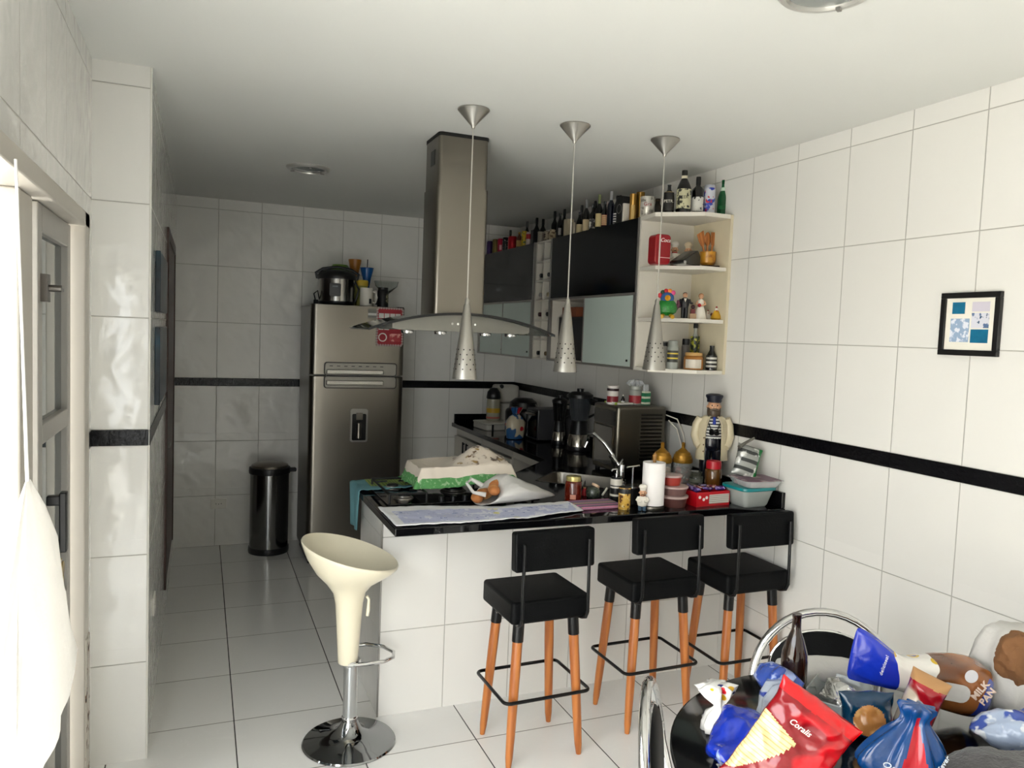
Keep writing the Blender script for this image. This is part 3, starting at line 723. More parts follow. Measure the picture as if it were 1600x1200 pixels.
# ---------------------------------------------------------------- bottles, cans and jars
def mpp(p): return _fw.dot(Vector(p)-CAM)/F_PX         # metres per photo pixel at p
G_DARK = M('dark_bottle_glass', (9, 9, 10), 0.10, coat=0.4)
G_BROWN = M('brown_bottle_glass', (38, 17, 9), 0.06, trans=0.25, coat=0.5)
G_GREEN = M('green_bottle_glass', (10, 96, 48), 0.06, trans=0.35, coat=0.5)
G_BLUE = M('navy_bottle_glass', (14, 20, 40), 0.08, coat=0.5)
def ink(c): return M('ink_%d_%d_%d' % c, c, 0.45, var=0.08, vscale=60)
def metalc(c): return M('tin_%d_%d_%d' % c, c, 0.3, 0.5, var=0.08, vscale=50)
def arc_patch(b, r, z0, z1, a0, half, n=13):
    b.grid(lambda u, v: ((r)*math.cos(a0-half+2*half*u), (r)*math.sin(a0-half+2*half*u), z0+(z1-z0)*v), n, 2)
PROF = {
 'wine': [(.86,0),(1,.01),(1,.56),(.92,.62),(.55,.70),(.36,.76),(.33,.97),(.36,.975),(.36,1)],
 'beer': [(.86,0),(1,.012),(1,.50),(.90,.58),(.55,.74),(.40,.82),(.38,.95),(.42,.955),(.42,1)],
 'stout': [(.88,0),(1,.012),(1,.52),(.95,.60),(.62,.74),(.36,.83),(.33,.96),(.36,.965),(.36,1)],
 'square': [(.92,0),(1,.01),(1,.62),(.9,.68),(.42,.76),(.36,.80),(.36,1)],
 'can': [(.84,0),(.90,.02),(1,.06),(1,.90),(.90,.955),(.88,1),(.80,1),(.78,.98)],
 'tin': [(.98,0),(1,.01),(1,.93),(1.03,.935),(1.03,1)],
 'jar': [(.92,0),(1,.02),(1,.74),(.92,.80),(.84,.82),(.84,1)],
}
def cam_ang(loc): return math.atan2(-loc[1], -loc[0])
def vessel(name, label, cat, loc, r, h, kind, mat, cap=None, capz=(0.9, 1.0), capr=None, lab=None, labz=(0.12, 0.5), half=1.15, group=None, band=None, words=None):
    t = thing(name, label, cat, tuple(loc), 0, group)
    P_ = PROF[kind]
    B().lathe([(a*r, z*h) for a, z in P_], 22).build('body', mat, t, angle=50)
    ca = cam_ang(loc)
    if lab is not None:
        b = B(); arc_patch(b, r*1.012, labz[0]*h, labz[1]*h, ca, half); lo = b.build('label', lab, t)
        if words:
            s, fs, wz = words[:3]; wm = words[3] if len(words) > 3 else ink((16, 16, 16))
            text(s, fs, wm, lo, (r*1.03*math.cos(ca), r*1.03*math.sin(ca), wz*h), (PI/2, 0, ca+PI/2), 'lettering', 0.0004)
    if band is not None:
        bm_, z0, z1, rr = band; B().lathe([(rr*r, z0*h), (rr*r, z1*h)], 20).build('neck_label', bm_, t)
    if cap is not None:
        cr = (capr if capr else 0.40)*r
        B().lathe([(cr, capz[0]*h), (cr*1.02, (capz[0]*0.3+capz[1]*0.7)*h), (cr*0.95, capz[1]*h+0.002)], 18).build('cap', cap, t)
    return t
ZT = UZ1+0.0005
def toprow(u, v, w, h, xp=2.405):
    p = on(u, v, 'x', xp); p.z = ZT; m = mpp(p); return p, w*m/2*1.2, h*m
GR = 'bottles and cans lined up on the wall cabinets'
# far end to near end, front row
def tr(u, v, w, h, label, cat, kind, mat, xp=2.405, name=None, **kw):
    p, r, hh = toprow(u, v, w, h, xp); hh = min(hh, ZC-ZT-0.012)
    return vessel(name or ({'can': 'drink_can', 'tin': 'tin', 'jar': 'glass_jar'}.get(kind, 'bottle')), label, cat, p, r, hh, kind, mat, group=GR, **kw)
tr(765, 394, 8, 22, 'purple drink can at the far end of the cabinet top row, against the chimney edge', 'can', 'can', metalc((62, 40, 92)))
tr(774, 392, 8, 23, 'olive gold drink can next to the purple can', 'can', 'can', metalc((120, 104, 56)))
tr(782, 390, 8, 22, 'pink and red drink can right of the olive gold can', 'can', 'can', metalc((176, 30, 62)), lab=ink((226, 170, 176)), labz=(.2, .55), half=.4)
tr(790, 388, 8.5, 22, 'dark can with white spots right of the pink can', 'can', 'can', patt('spotted_can', (22, 18, 22), [((210, 205, 200), 'voronoi', 60, .78, .04, 0)], rough=.3))
tr(800.5, 387, 12, 21, 'wide bright red can in the far third of the cabinet top row', 'can', 'can', metalc((176, 20, 34)))
tr(811, 383, 8, 25, 'brown printed bottle right of the wide red can', 'bottle', 'stout', ink((92, 52, 36)), lab=ink((190, 150, 90)), cap=metalc((160, 130, 60)))
tr(819, 381, 8, 25, 'yellow and gold can above the first cabinet joint', 'can', 'can', patt('yellow_can', (196, 164, 40), [((60, 90, 40), 'noise', 50, .58, .03, 0)], rough=.3))
tr(826, 380, 7.5, 22, 'white and red can just left of the black box', 'can', 'can', metalc((206, 190, 184)), lab=ink((170, 30, 40)), labz=(.5, .85))
q, _, _ = toprow(835, 378, 8, 20); simple_box('liquor_box', 'small black box with pale edge above the bottle rack', 'box', (q.x, q.y, ZT), (0.05, 0.05, 0.115), ink((20, 20, 22)), group=GR)
tr(845, 376, 9, 18, 'pale gridded tin above the bottle rack', 'tin', 'tin', patt('grid_tin', (176, 168, 150), [((70, 64, 56), 'wavez', 60, .7, .1, 0)], rough=.4))
tr(854, 374, 9, 17, 'pale speckled jar just past the bottle rack', 'jar', 'jar', patt('speckled_jar', (150, 138, 118), [((60, 48, 40), 'noise', 70, .55, .03, 0)], rough=.4))
tr(863, 372, 9, 17, 'beige printed jar right of the speckled jar', 'jar', 'jar', patt('beige_jar', (172, 156, 126), [((90, 70, 50), 'noise', 50, .55, .03, 4)], rough=.4))
tr(874, 371, 8, 40, 'slim dark bottle with white vertical lettering right of the beige jar', 'bottle', 'beer', G_DARK, lab=ink((150, 146, 140)), labz=(.15, .42), half=.5)
q, _, _ = toprow(888, 366, 9, 22); simple_box('gift_carton', 'tall cream carton behind the middle pendant cord on the cabinet top', 'box', (q.x, q.y, ZT), (0.055, 0.055, 0.125), ink((176, 164, 138)), group=GR)
tr(897, 364, 9, 20, 'grey round-faced tin right of the middle pendant cord', 'tin', 'tin', metalc((140, 132, 116)))
tr(905, 363, 9, 34, 'dark bottle with striped cream label right of the grey tin', 'bottle', 'beer', G_DARK, lab=ink((186, 170, 132)), labz=(.06, .45), cap=metalc((120, 120, 122)))
tr(915, 361, 9, 51, 'dark wine bottle with grey foil capsule in the cabinet top row', 'bottle', 'wine', G_DARK, lab=ink((196, 176, 140)), labz=(.05, .4), cap=ink((126, 126, 126)), capz=(.74, 1))
tr(925, 360, 9, 42, 'dark bottle with ornate silver label between two cream labelled bottles', 'bottle', 'wine', G_DARK, lab=patt('silver_label', (40, 38, 38), [((196, 192, 186), 'noise', 70, .54, .03, 0)], rough=.35), labz=(.1, .45))
tr(935, 357, 9.5, 54, 'dark wine bottle with pale green capsule in the cabinet top row', 'bottle', 'wine', G_DARK, lab=ink((204, 186, 136)), labz=(.08, .46), cap=ink((124, 134, 84)), capz=(.74, 1))
tr(944, 355, 9, 42, 'dark bottle with cream and red label above the near cabinet', 'bottle', 'beer', G_DARK, lab=patt('cream_red_label', (206, 176, 130), [((130, 40, 34), 'wavez', 24, .75, .1, 0)], rough=.4), labz=(.1, .5))
tr(953.5, 353, 10, 56, 'navy blue bottle with silver neck above the near cabinet', 'bottle', 'wine', G_BLUE, cap=metalc((176, 176, 180)), capz=(.70, .98), capr=.42)
tr(963, 351, 10, 46, 'dark bottle with silver zigzag label above the near cabinet', 'bottle', 'stout', G_DARK, lab=patt('zigzag_label', (24, 24, 26), [((216, 214, 210), 'wavez', 20, .6, .06, 0)], rough=.35), labz=(.05, .42), cap=ink((28, 26, 26)))
q, _, _ = toprow(974, 348, 10, 40); bx_ = simple_box('whisky_box', 'black box with pale circle mark next to the gold tins', 'box', (q.x, q.y, ZT), (0.07, 0.07, 0.165), ink((14, 14, 15)), group=GR)
B().lathe([(0.026, 0), (0.028, 0.0), (0.028, 0.002), (0.026, 0.002)], 28, close=True, mat=Matrix.Translation((-0.0352, 0, 0.09)) @ Matrix.Rotation(PI/2, 4, 'Y')).build('circle_mark', ink((190, 186, 178)), bx_)
q, _, _ = toprow(981, 346, 6, 30); simple_box('white_booklet', 'white upright booklet between the black box and the gold tins', 'booklet', (q.x, q.y-0.012, ZT), (0.09, 0.016, 0.115), ink((206, 200, 188)), group=GR)
tr(988, 345, 9, 43, 'slim gold tin left of the silver tin', 'tin', 'tin', metalc((170, 128, 58)), lab=ink((214, 178, 110)), labz=(.1, .6), half=.5)
tr(999, 344, 11, 50, 'tall gold tin standing behind the silver tin', 'tin', 'tin', metalc((150, 112, 50)), xp=2.50)
tr(1011, 339, 19, 33, 'squat silver white tin with red script above the cabinet end', 'tin', 'tin', patt('silver_tin', (206, 202, 192), [((140, 136, 126), 'noise', 40, .56, .05, 0)], rough=.35, metal=.3), words=('Gra', .03, .62, ink((150, 40, 40))), lab=ink((200, 196, 188)), labz=(.5, .75))
# taller dark bottles of the back row
for i, (u, v, w, h, lab) in enumerate(((771, 389, 8, 40, 'dim dark bottle behind the purple and olive cans'), (797, 384, 8, 38, 'dim dark bottle behind the wide red can'), (823, 374, 8, 46, 'grey topped bottle behind the yellow can'),
        (838, 370, 9, 48, 'dark bottle behind the small black box'), (848, 366, 9, 44, 'dark bottle behind the pale gridded tin'), (866, 364, 9, 52, 'tall dark bottle behind the beige jar'), (881, 361, 9, 52, 'tall dark bottle left of the middle pendant cord'),
        (908, 352, 9, 52, 'dark bottle standing behind the striped label bottle'), (929, 348, 9, 54, 'dark bottle standing behind the ornate silver label'), (968, 340, 10, 54, 'dark bottle standing behind the black box'))):
    tr(u, v, w, h, lab+' on the cabinet top', 'bottle', 'wine', G_DARK, xp=2.53, cap=ink((96, 96, 96)) if i == 2 else ink((20, 20, 20)), capz=(.80, 1))
tr(1027, 337, 16, 38, 'dark brown bottle behind the rightmost pendant cord on the shelf top', 'bottle', 'beer', G_BROWN, xp=2.56, cap=ink((90, 60, 30)))
# on top of the end shelves
def es_(u, v, w, h, y, label, cat, kind, mat, **kw):
    p = on(u, v, 'y', y); p.z = ZT; m = mpp(p); return vessel('drink_can' if kind == 'can' else 'bottle', label, cat, p, w*m/2, min(h*m, ZC-ZT-0.006), kind, mat, group='bottles standing on the end shelves', **kw)
es_(1044, 333, 17, 44, 3.66, 'black bottle with white PETR lettering on top of the end shelves', 'bottle', 'stout', G_DARK, lab=ink((24, 22, 22)), labz=(.08, .72), words=('PETR.', .022, .40, ink((220, 214, 200))), band=(ink((190, 160, 90)), .66, .74, .85))
es_(1067, 331, 23, 66, 3.62, 'largest dark bottle with round cream label on top of the end shelves', 'bottle', 'stout', G_DARK, lab=patt('cream_green_label', (196, 192, 158), [((46, 44, 36), 'noise', 45, .56, .03, 0)], rough=.4), labz=(.10, .56), half=1.25, words=('BEER', .024, .36), band=(ink((214, 206, 180)), .78, .88, .40), cap=ink((14, 12, 12)))
es_(1089, 331, 19, 58, 3.61, 'dark bottle with plain white label, left of the blue can, on the end shelves', 'bottle', 'square', G_DARK, lab=patt('white_bird_label', (212, 210, 204), [((40, 40, 40), 'noise', 40, .64, .02, 2)], rough=.4), labz=(.08, .46), half=1.2, cap=ink((12, 12, 12)), capz=(.80, 1))
es_(1107, 331, 18.5, 47, 3.60, 'tall silver can with blue and red print on the end shelves', 'can', 'can', metalc((188, 190, 200)), lab=patt('blue_red_print', (196, 198, 208), [((46, 66, 170), 'noise', 22, .56, .03, 3), ((190, 50, 60), 'noise', 50, .64, .02, 1)], rough=.3), labz=(.06, .9), half=1.3)
es_(1129, 333, 18, 57, 3.60, 'green glass bottle with white neck label at the right end of the shelf top', 'bottle', 'beer', G_GREEN, lab=ink((10, 90, 46)), labz=(.2, .3), band=(ink((196, 214, 196)), .62, .80, .62), cap=M('dark_green_cap', (8, 54, 28), .4))

# ---------------------------------------------------------------- things on the open end shelves
Z2, Z3, Z4 = sz['s2']+0.0005, sz['s3']+0.0005, UZ0+0.0205
def sh(u, y, z): p = on(u, 400, 'y', y); return Vector((p.x, p.y, z))
def shx(u, v, y): return on(u, v, 'y', y)
# small red fridge tin
p = shx(1029, 414, 3.64)
rt = thing('red_tin', 'red rounded tin shaped like a small fridge on the top open shelf', 'tin', (p.x, p.y, Z2), -0.05)
m_red = M('red_enamel', (140, 10, 22), 0.35)
b = B(); b.prism(rrect(0.098, 0.165, 0.022, 6), -0.04, 0.04, Matrix.Translation((0, 0, 0.0825)) @ Matrix.Rotation(PI/2, 4, 'X')); bo = b.build('body', m_red, rt, bevel=0.006)
B().box(-0.026, -0.023, -0.0415, -0.0395, 0.006, 0.158).box(-0.023, 0.046, -0.0415, -0.0395, 0.036, 0.039).build('door_line', ink((230, 200, 196)), rt)
text('Coca', 0.030, ink((240, 236, 232)), bo, (0.012, -0.0412, 0.132), (PI/2, 0, 0), 'lettering', .0006, shear=.3)
def figure(name, label, loc, h, parts, rz=0, group=None, cat='figurine'):
    """small standing ornament: parts = (part name, material, builder function on unit height)"""
    t = thing(name, label, cat, tuple(loc), rz, group)
    for nm, mat, fn in parts:
        b = B(); fn(b)
        bmesh.ops.scale(b.bm, vec=(h, h, h), verts=b.bm.verts)
        b.build(nm, mat, t, angle=60)
    return t
SKIN = M('painted_skin', (206, 158, 124), 0.4); m_porc = M('white_porcelain', (222, 216, 204), 0.25, coat=.3)
m_eye = ink((16, 14, 14))
def face(b, z, r, y0=0):
    for s in (-1, 1): b.ball((s*r*.38, -r*.90+y0, z+r*.12), r*.13, 8, 6)
def chef_parts(coat, trim, trousers, hat=m_porc, skin=SKIN):
    return [('body', coat, lambda b: b.lathe([(.10, .16), (.17, .20), (.20, .32), (.19, .42), (.13, .52), (.07, .57)], 20, sy=.8).tube([(-.14, 0, .50), (-.21, -.05, .40), (-.14, -.15, .36), (-.04, -.18, .38)], [.05, .05, .045, .04], 10).tube([(.14, 0, .50), (.21, -.05, .40), (.14, -.15, .36), (.04, -.18, .38)], [.05, .05, .045, .04], 10)),
            ('trousers', trousers, lambda b: b.tube([(-.07, 0, .24), (-.08, 0, .02)], [.085, .065], 12).tube([(.07, 0, .24), (.08, 0, .02)], [.085, .065], 12).ball((-.08, -.05, .025), .07, 10, 8, (1, 1.4, .35)).ball((.08, -.05, .025), .07, 10, 8, (1, 1.4, .35))),
            ('head', skin, lambda b: b.ball((0, 0, .67), .125, 16, 12, (1, .95, 1.05)).ball((0, -.125, .655), .03, 8, 6).ball((-.125, 0, .665), .03, 8, 6).ball((.125, 0, .665), .03, 8, 6)),
            ('eyes', m_eye, lambda b: face(b, .67, .125)),
            ('moustache', ink((60, 40, 26)), lambda b: b.tube([(-.07, -.11, .615), (0, -.135, .63), (.07, -.11, .615)], [.012, .02, .012], 8)),
            ('hat', hat, lambda b: b.lathe([(.11, .76), (.115, .80), (.115, .83)], 20, cap0=True).ball((0, 0, .89), .14, 16, 10, (1.1, 1.05, .72))),
            ('scarf', trim, lambda b: b.lathe([(.09, .545), (.115, .56), (.10, .585), (.07, .59)], 16, sy=.9))]
p = shx(1061, 414, 3.66)
figure('chef_figurine', 'small chef figurine with red scarf behind the black pouch on the top shelf', (p.x, p.y+0.05, Z2), 0.150, chef_parts(m_porc, ink((170, 24, 30)), ink((90, 70, 60))), -0.5)
p = shx(1084, 414, 3.66)
figure('cook_figurine', 'beige cook figurine half hidden behind the black pouch on the top shelf', (p.x, p.y+0.06, Z2), 0.155, chef_parts(ink((200, 176, 140)), ink((196, 180, 60)), ink((120, 90, 60)), hat=ink((206, 190, 160))), -0.5)
# black pouch lying on the shelf
p = shx(1069, 416, 3.575)
po = thing('black_pouch', 'shiny black pouch lying on the top open shelf', 'pouch', (p.x+0.005, p.y, Z2), 0.4)
b = B(); b.loft([[(x, -.045*k, z) for x, z in ((-.09, .004), (.085, .0), (.088, .055), (.06, .088), (.03, .075), (-.085, .02))] if k in (1, -1) else [(x*1.02, 0, z*1.03) for x, z in ((-.09, .0), (.085, .0), (.088, .055), (.06, .088), (.03, .075), (-.085, .02))] for k in (1, 0, -1)])
b.build('pouch', M('shiny_black_vinyl', (10, 10, 11), .22, coat=.3), po, bevel=.006)
B().box(-.092, -.070, -.052, -.048, .004, .018).build('clasp', m_chrome, po)
# yellow pot with wooden spoons
p = shx(1105, 412, 3.62)
pot = thing('utensil_pot', 'yellow ceramic pot on a dark foot on the top open shelf', 'pot', (p.x, p.y, Z2))
B().lathe([(.030, .018), (.043, .03), (.047, .055), (.044, .085), (.047, .092), (.043, .094), (.040, .085), (.040, .03), (.001, .026)], 24, cap1=False).build('pot', patt('mustard_glaze', (196, 140, 44), [((150, 92, 28), 'noise', 30, .6, .1, 0)], rough=.3), pot)
B().lathe([(.036, 0), (.030, .018)], 20).build('foot', M('dark_wood_foot', (40, 18, 14), .4), pot)
m_spoon = patt('spoon_wood', (178, 112, 58), [((150, 88, 40), 'wave', 12, .5, .3, 0)], rough=.5, bump=0)
def utensil(dx, dy, lean, rz, flat, label, L=.17, kind='spatula'):
    t = thing('wooden_'+kind, label, kind, (p.x+dx, p.y+dy, Z2+.03), 0, rot=(0, lean, rz))
    b = B(); b.cyl((0, 0, 0), (0, 0, L*.55), .005, .006, 8); b.build('handle', m_spoon, t)
    b = B()
    if kind == 'spatula': b.prism([(-.010, 0), (.010, 0), (.024, .03), (.026, L*.45), (-.026, L*.45-.012), (-.022, .03)], -.003, .003, Matrix.Translation((0, 0, L*.53)) @ Matrix.Rotation(PI/2, 4, 'X'))
    else: b.ball((0, 0, L*.72), .026, 14, 10, (1, .35, 1.5))
    b.build('blade', m_spoon, t, bevel=.002)
utensil(-.008, .0, -.32, .1, 0, 'wooden spatula leaning left in the yellow pot', .185)
utensil(.005, .012, -.02, .2, 0, 'broad wooden spoon upright in the yellow pot', .19, 'spoon')
utensil(.016, .0, .16, .3, 0, 'narrow wooden spatula leaning right in the yellow pot', .19)
p = shx(1126, 416, 3.57)
t = thing('wooden_ladle', 'small dark handled wooden scoop lying at the right end of the top open shelf', 'spoon', (p.x, p.y, Z2))
B().ball((.012, 0, .014), .020, 14, 10, (1.1, .9, .68)).build('bowl', ink((190, 146, 70)), t)
B().cyl((-.008, .002, .010), (-.085, .02, .006), .006, .005, 8).build('handle', m_wood_dk, t)
# shelf 2: hen, groom, bride, little hens, castle card
p = shx(1041, 496, 3.60)
hen = thing('hen_ornament', 'green and blue clay hen with a crown of flowers on the middle open shelf', 'ornament', (p.x, p.y, Z3), -.5)
B().lathe([(.028, .012), (.052, .03), (.058, .055), (.050, .082), (.032, .10)], 24, sy=.8).build('body', patt('green_dots', (26, 118, 40), [((60, 170, 70), 'voronoi', 90, .8, .05, 0)], rough=.35), hen)
B().ball((.0, -.005, .108), .034, 16, 12, (1.1, .9, 1)).build('head', ink((50, 92, 150)), hen)
B().tube([(-.02, -.02, .012), (-.03, -.05, .004)], [.010, .012], 8).tube([(.02, -.02, .012), (.03, -.05, .004)], [.010, .012], 8).build('feet', ink((206, 160, 40)), hen)
B().lathe([(.016, 0), (.001, .02)], 12, mat=Matrix.Translation((0, -.034, .108)) @ Matrix.Rotation(PI/2, 4, 'X')).build('beak', ink((230, 160, 30)), hen)
for (x, z, c) in ((-.040, .122, (190, 40, 50)), (-.026, .138, (30, 60, 34)), (-.008, .146, (186, 30, 44)), (.012, .146, (226, 130, 40)), (.030, .138, (220, 80, 140))):
    B().ball((x, -.008, z), .014, 10, 8, (1, .6, 1)).build('flower', ink(c), hen)
B().tube([(.045, .01, .05), (.065, .015, .075), (.06, .015, .10)], [.016, .012, .006], 8).build('tail', ink((90, 40, 60)), hen)
def couple(groom):
    L = [('head', SKIN, lambda b: b.ball((0, 0, .83), .085, 14, 10, (1, .95, 1.1)).ball((0, -.083, .82), .02, 8, 6)),
         ('eyes', m_eye, lambda b: face(b, .83, .085))]
    if groom:
        L += [('suit', ink((18, 18, 22)), lambda b: b.lathe([(.12, .38), (.15, .5), (.16, .62), (.13, .70), (.05, .745)], 18, sy=.65).tube([(-.05, 0, .42), (-.06, 0, .02)], [.075, .06], 10).tube([(.05, 0, .42), (.06, 0, .02)], [.075, .06], 10).tube([(-.14, 0, .68), (-.19, -.01, .52), (-.17, -.03, .38)], [.05, .045, .04], 8).tube([(.14, 0, .68), (.20, -.03, .56), (.26, -.07, .54)], [.05, .045, .04], 8)),
              ('shirt', m_porc, lambda b: b.prism([(-.05, 0), (.05, 0), (.0, -.14)], -.004, .004, Matrix.Translation((0, -.105, .71)) @ Matrix.Rotation(PI/2-.15, 4, 'X'))),
              ('hair', ink((60, 36, 22)), lambda b: b.ball((0, .015, .865), .085, 12, 8, (1.02, .95, .8)))]
    else:
        L += [('dress', m_porc, lambda b: b.lathe([(.24, .0), (.22, .10), (.15, .35), (.10, .48), (.12, .60), (.10, .68), (.04, .745)], 22, sy=.85)),
              ('arms', SKIN, lambda b: b.tube([(-.10, 0, .66), (-.16, -.06, .55), (-.06, -.13, .48)], [.04, .035, .03], 8).tube([(.10, 0, .66), (.16, -.06, .55), (.02, -.13, .48)], [.04, .035, .03], 8)),
              ('bouquet', ink((176, 24, 36)), lambda b: b.ball((-.05, -.16, .50), .07, 10, 8)),
              ('hair', ink((150, 100, 56)), lambda b: b.ball((0, .03, .85), .095, 12, 8, (1.05, 1, 1)).ball((0, .08, .76), .07, 10, 8))]
    return L
p = shx(1069, 494, 3.60); figure('groom_figurine', 'groom figurine in black suit on the middle open shelf', (p.x, p.y, Z3), .158, couple(True), -.5)
p = shx(1094, 494, 3.58); figure('bride_figurine', 'bride figurine with red bouquet and white dress on the middle open shelf', (p.x, p.y, Z3), .155, couple(False), -.6)
p = shx(1082, 495, 3.59)
ck = thing('cake_block', 'tiny two tier cake ornament with dark roses between groom and bride', 'ornament', (p.x, p.y, Z3), -.4)
B().box(-.018, .018, -.014, .014, 0, .03).build('base', ink((196, 164, 130)), ck, bevel=.002)
B().box(-.012, .012, -.010, .010, .03, .055).build('tier', ink((110, 40, 44)), ck, bevel=.002)
B().ball((0, 0, .068), .012, 10, 8).build('rose', ink((60, 24, 28)), ck)
def little_hen(u, v, y, h, label, c1, c2):
    p = shx(u, v, y); t = thing('little_hen', label, 'ornament', (p.x, p.y, Z3), -.5)
    B().lathe([(.30*h, 0), (.40*h, .10*h), (.36*h, .30*h), (.22*h, .55*h), (.13*h, .72*h), (.001, .85*h)], 16).build('body', c1, t)
    B().ball((0, -.02*h, .74*h), .15*h, 10, 8).build('head', m_porc, t)
    B().ball((0, 0, .92*h), .07*h, 8, 6, (1, .5, 1)).ball((0, -.17*h, .66*h), .05*h, 8, 6).build('comb', ink((160, 24, 34)), t)
    B().tube([(.2*h, .1*h, .3*h), (.38*h, .15*h, .62*h), (.42*h, .15*h, .80*h)], [.10*h, .08*h, .03*h], 8).tube([(-.2*h, .1*h, .3*h), (-.34*h, .12*h, .5*h)], [.08*h, .03*h], 8).build('tail', c2, t)
little_hen(1119, 494, 3.56, .078, 'small yellow and brown clay hen right of the bride', ink((196, 150, 36)), ink((90, 30, 40)))
little_hen(1106, 493, 3.62, .058, 'tiny white clay hen close behind the bride', m_porc, ink((70, 40, 36)))
# bottom shelf: seasoning jars and bottles
GJ = 'seasoning jars on the bottom open shelf'
def bj(u, v, w, h, y, label, kind, mat, cat='jar', name='seasoning_jar', **kw):
    p = on(u, v, 'y', y); p.z = Z4; m = mpp(p); return vessel(name, label, cat, p, w*m/2, h*m, kind, mat, group=GJ, **kw)
G_CLEAR = M('pale_jar_glass', (196, 200, 192), .08, trans=.45, coat=.3)
bj(1037, 575, 11, 42, 3.62, 'slim spice jar with black lid half hidden by the rightmost pendant', 'jar', ink((120, 116, 108)), cap=ink((18, 18, 18)), capz=(.84, 1), capr=.85)
bj(1050, 575, 18, 44, 3.58, 'spice jar with yellow striped label and black lid on the bottom open shelf', 'jar', G_CLEAR, cap=ink((14, 14, 14)), capz=(.80, 1), capr=.8, lab=patt('spice_label', (60, 60, 56), [((214, 190, 70), 'wavez', 12, .8, .05, .4)], rough=.4), labz=(.25, .66))
bj(1070, 572, 13, 46, 3.68, 'dark capped jar behind the honey coloured jar', 'jar', ink((92, 88, 84)), cap=ink((12, 12, 14)), capz=(.8, 1), capr=.9)
bj(1083, 574, 30, 26, 3.57, 'wide honey coloured jar with oval white label on the bottom open shelf', 'jar', ink((160, 106, 46)), cap=ink((190, 150, 90)), capz=(.84, 1), capr=.9, lab=ink((206, 198, 184)), labz=(.1, .62), half=.9)
bj(1084, 572, 15, 70, 3.70, 'tall bottle with green and yellow label and black cap on the bottom open shelf', 'square', G_CLEAR, cat='bottle', name='sauce_bottle', cap=ink((12, 12, 12)), capz=(.9, 1), capr=.5, lab=patt('green_yellow_label', (30, 40, 24), [((176, 176, 40), 'noise', 40, .55, .04, 0)], rough=.35), labz=(.3, .72))
p = on(1097, 572, 'y', 3.70); t = thing('pepper_mill', 'dark pepper mill with steel knob on the bottom open shelf', 'mill', (p.x+.01, p.y, Z4))
B().lathe([(.020, 0), (.020, .03), (.012, .06), (.016, .10), (.02, .13)], 18).build('body', ink((50, 46, 44)), t); B().ball((0, 0, .145), .018, 12, 8, (1, 1, .7)).ball((0, 0, .162), .007, 8, 6).build('knob', m_chrome, t)
bj(1111, 573, 18, 38, 3.56, 'dark bottle with black and white label at the right of the bottom open shelf', 'beer', G_DARK, cat='bottle', name='liqueur_bottle', lab=patt('bw_label', (200, 198, 190), [((20, 20, 20), 'wavez', 14, .5, .05, 0)], rough=.4), labz=(.08, .6), cap=ink((170, 160, 140)), capr=.3)
# ---------------------------------------------------------------- soft-goods helpers
def pouch(w, h, t, n=28, m=30, wr=0.006, seed=1, top=0.10, bot=0.10, flare=0.0):
    """a filled bag: flat seals at both ends, belly between, wrinkles; width along X, height along Z, front at -Y"""
    b = B(); rings = []
    for j in range(m+1):
        v = j/m; z = h*v
        k = max(0.0, min(1, v/max(bot, 1e-3)))*max(0.0, min(1, (1-v)/max(top, 1e-3))); th = t/2*(math.sin(PI/2*min(1, k))**0.6) if k > 0 else 0
        th = max(th, 0.0012); ww = w/2*(1-0.10*(k))*(1+flare*(1-k))
        ring = []
        for i in range(n):
            a = 2*PI*i/n; x = ww*math.copysign(abs(math.cos(a))**0.75, math.cos(a)); y = th*math.copysign(abs(math.sin(a))**0.9, math.sin(a))
            p_ = Vector((x*14+seed, z*14, y*5)); d = noise.noise(p_)*wr+noise.noise(p_*2.7)*wr*0.5
            d += wr*0.9*(abs(noise.noise(Vector((x*22+seed*2, z*22, seed))))-.25); rz_ = wr*0.35*noise.noise(Vector((x*30, v*6, seed)))
            ring.append((x, y+(d if y < 0 else -d)*min(1, k*1.6+0.25), z+rz_))
        rings.append(ring)
    b.loft(rings); return b
def sack(prof, n=40, wr=0.10, seed=2, sx=1, sy=1, fold=9):
    """a limp bag of revolution: prof = (radius, z, fold amount)"""
    b = B(); rings = []
    for r, z, f in prof:
        ring = []
        for i in range(n):
            a = 2*PI*i/n
            q = 1+wr*noise.noise(Vector((math.cos(a)*2.2+seed, math.sin(a)*2.2, z*9)))*1.6+f*math.sin(fold*a+seed+2*noise.noise(Vector((a, z*8, seed))))
            ring.append((r*sx*q*math.cos(a), r*sy*q*math.sin(a), z+0.25*wr*r*noise.noise(Vector((a*2, r*8, seed)))))
        rings.append(ring)
    b.loft(rings); return b
def drape(fn, x0, x1, y0, y1, nx, ny):
    b = B(); b.grid(lambda u, v: (x0+(x1-x0)*u, y0+(y1-y0)*v, fn(x0+(x1-x0)*u, y0+(y1-y0)*v)), nx, ny); return b
def orient(right, up):
    r = Vector(right).normalized(); u = Vector(up); u = (u-r*u.dot(r)).normalized(); f = u.cross(r)   # local Y = f ... front is -Y
    m = Matrix((r, u.cross(r), u)).transposed(); return m.to_euler()
def two_tone(o, mats, pick):
    """further materials on chosen faces (a woven border, a printed patch)"""
    for m_ in mats: o.data.materials.append(m_)
    for p_ in o.data.polygons: p_.material_index = pick(p_.center)
    return o
m_bagw = M('white_carrier_film', (236, 233, 228), .35, trans=.35, var=.05, bump=.35, bscale=26)
m_clear = M('clear_film', (226, 230, 232), .10, alpha=.42, var=.03, coat=.3, bump=.6, bscale=24)
m_clearbox = M('clear_box', (216, 222, 222), .08, alpha=.40, var=0, coat=.3)
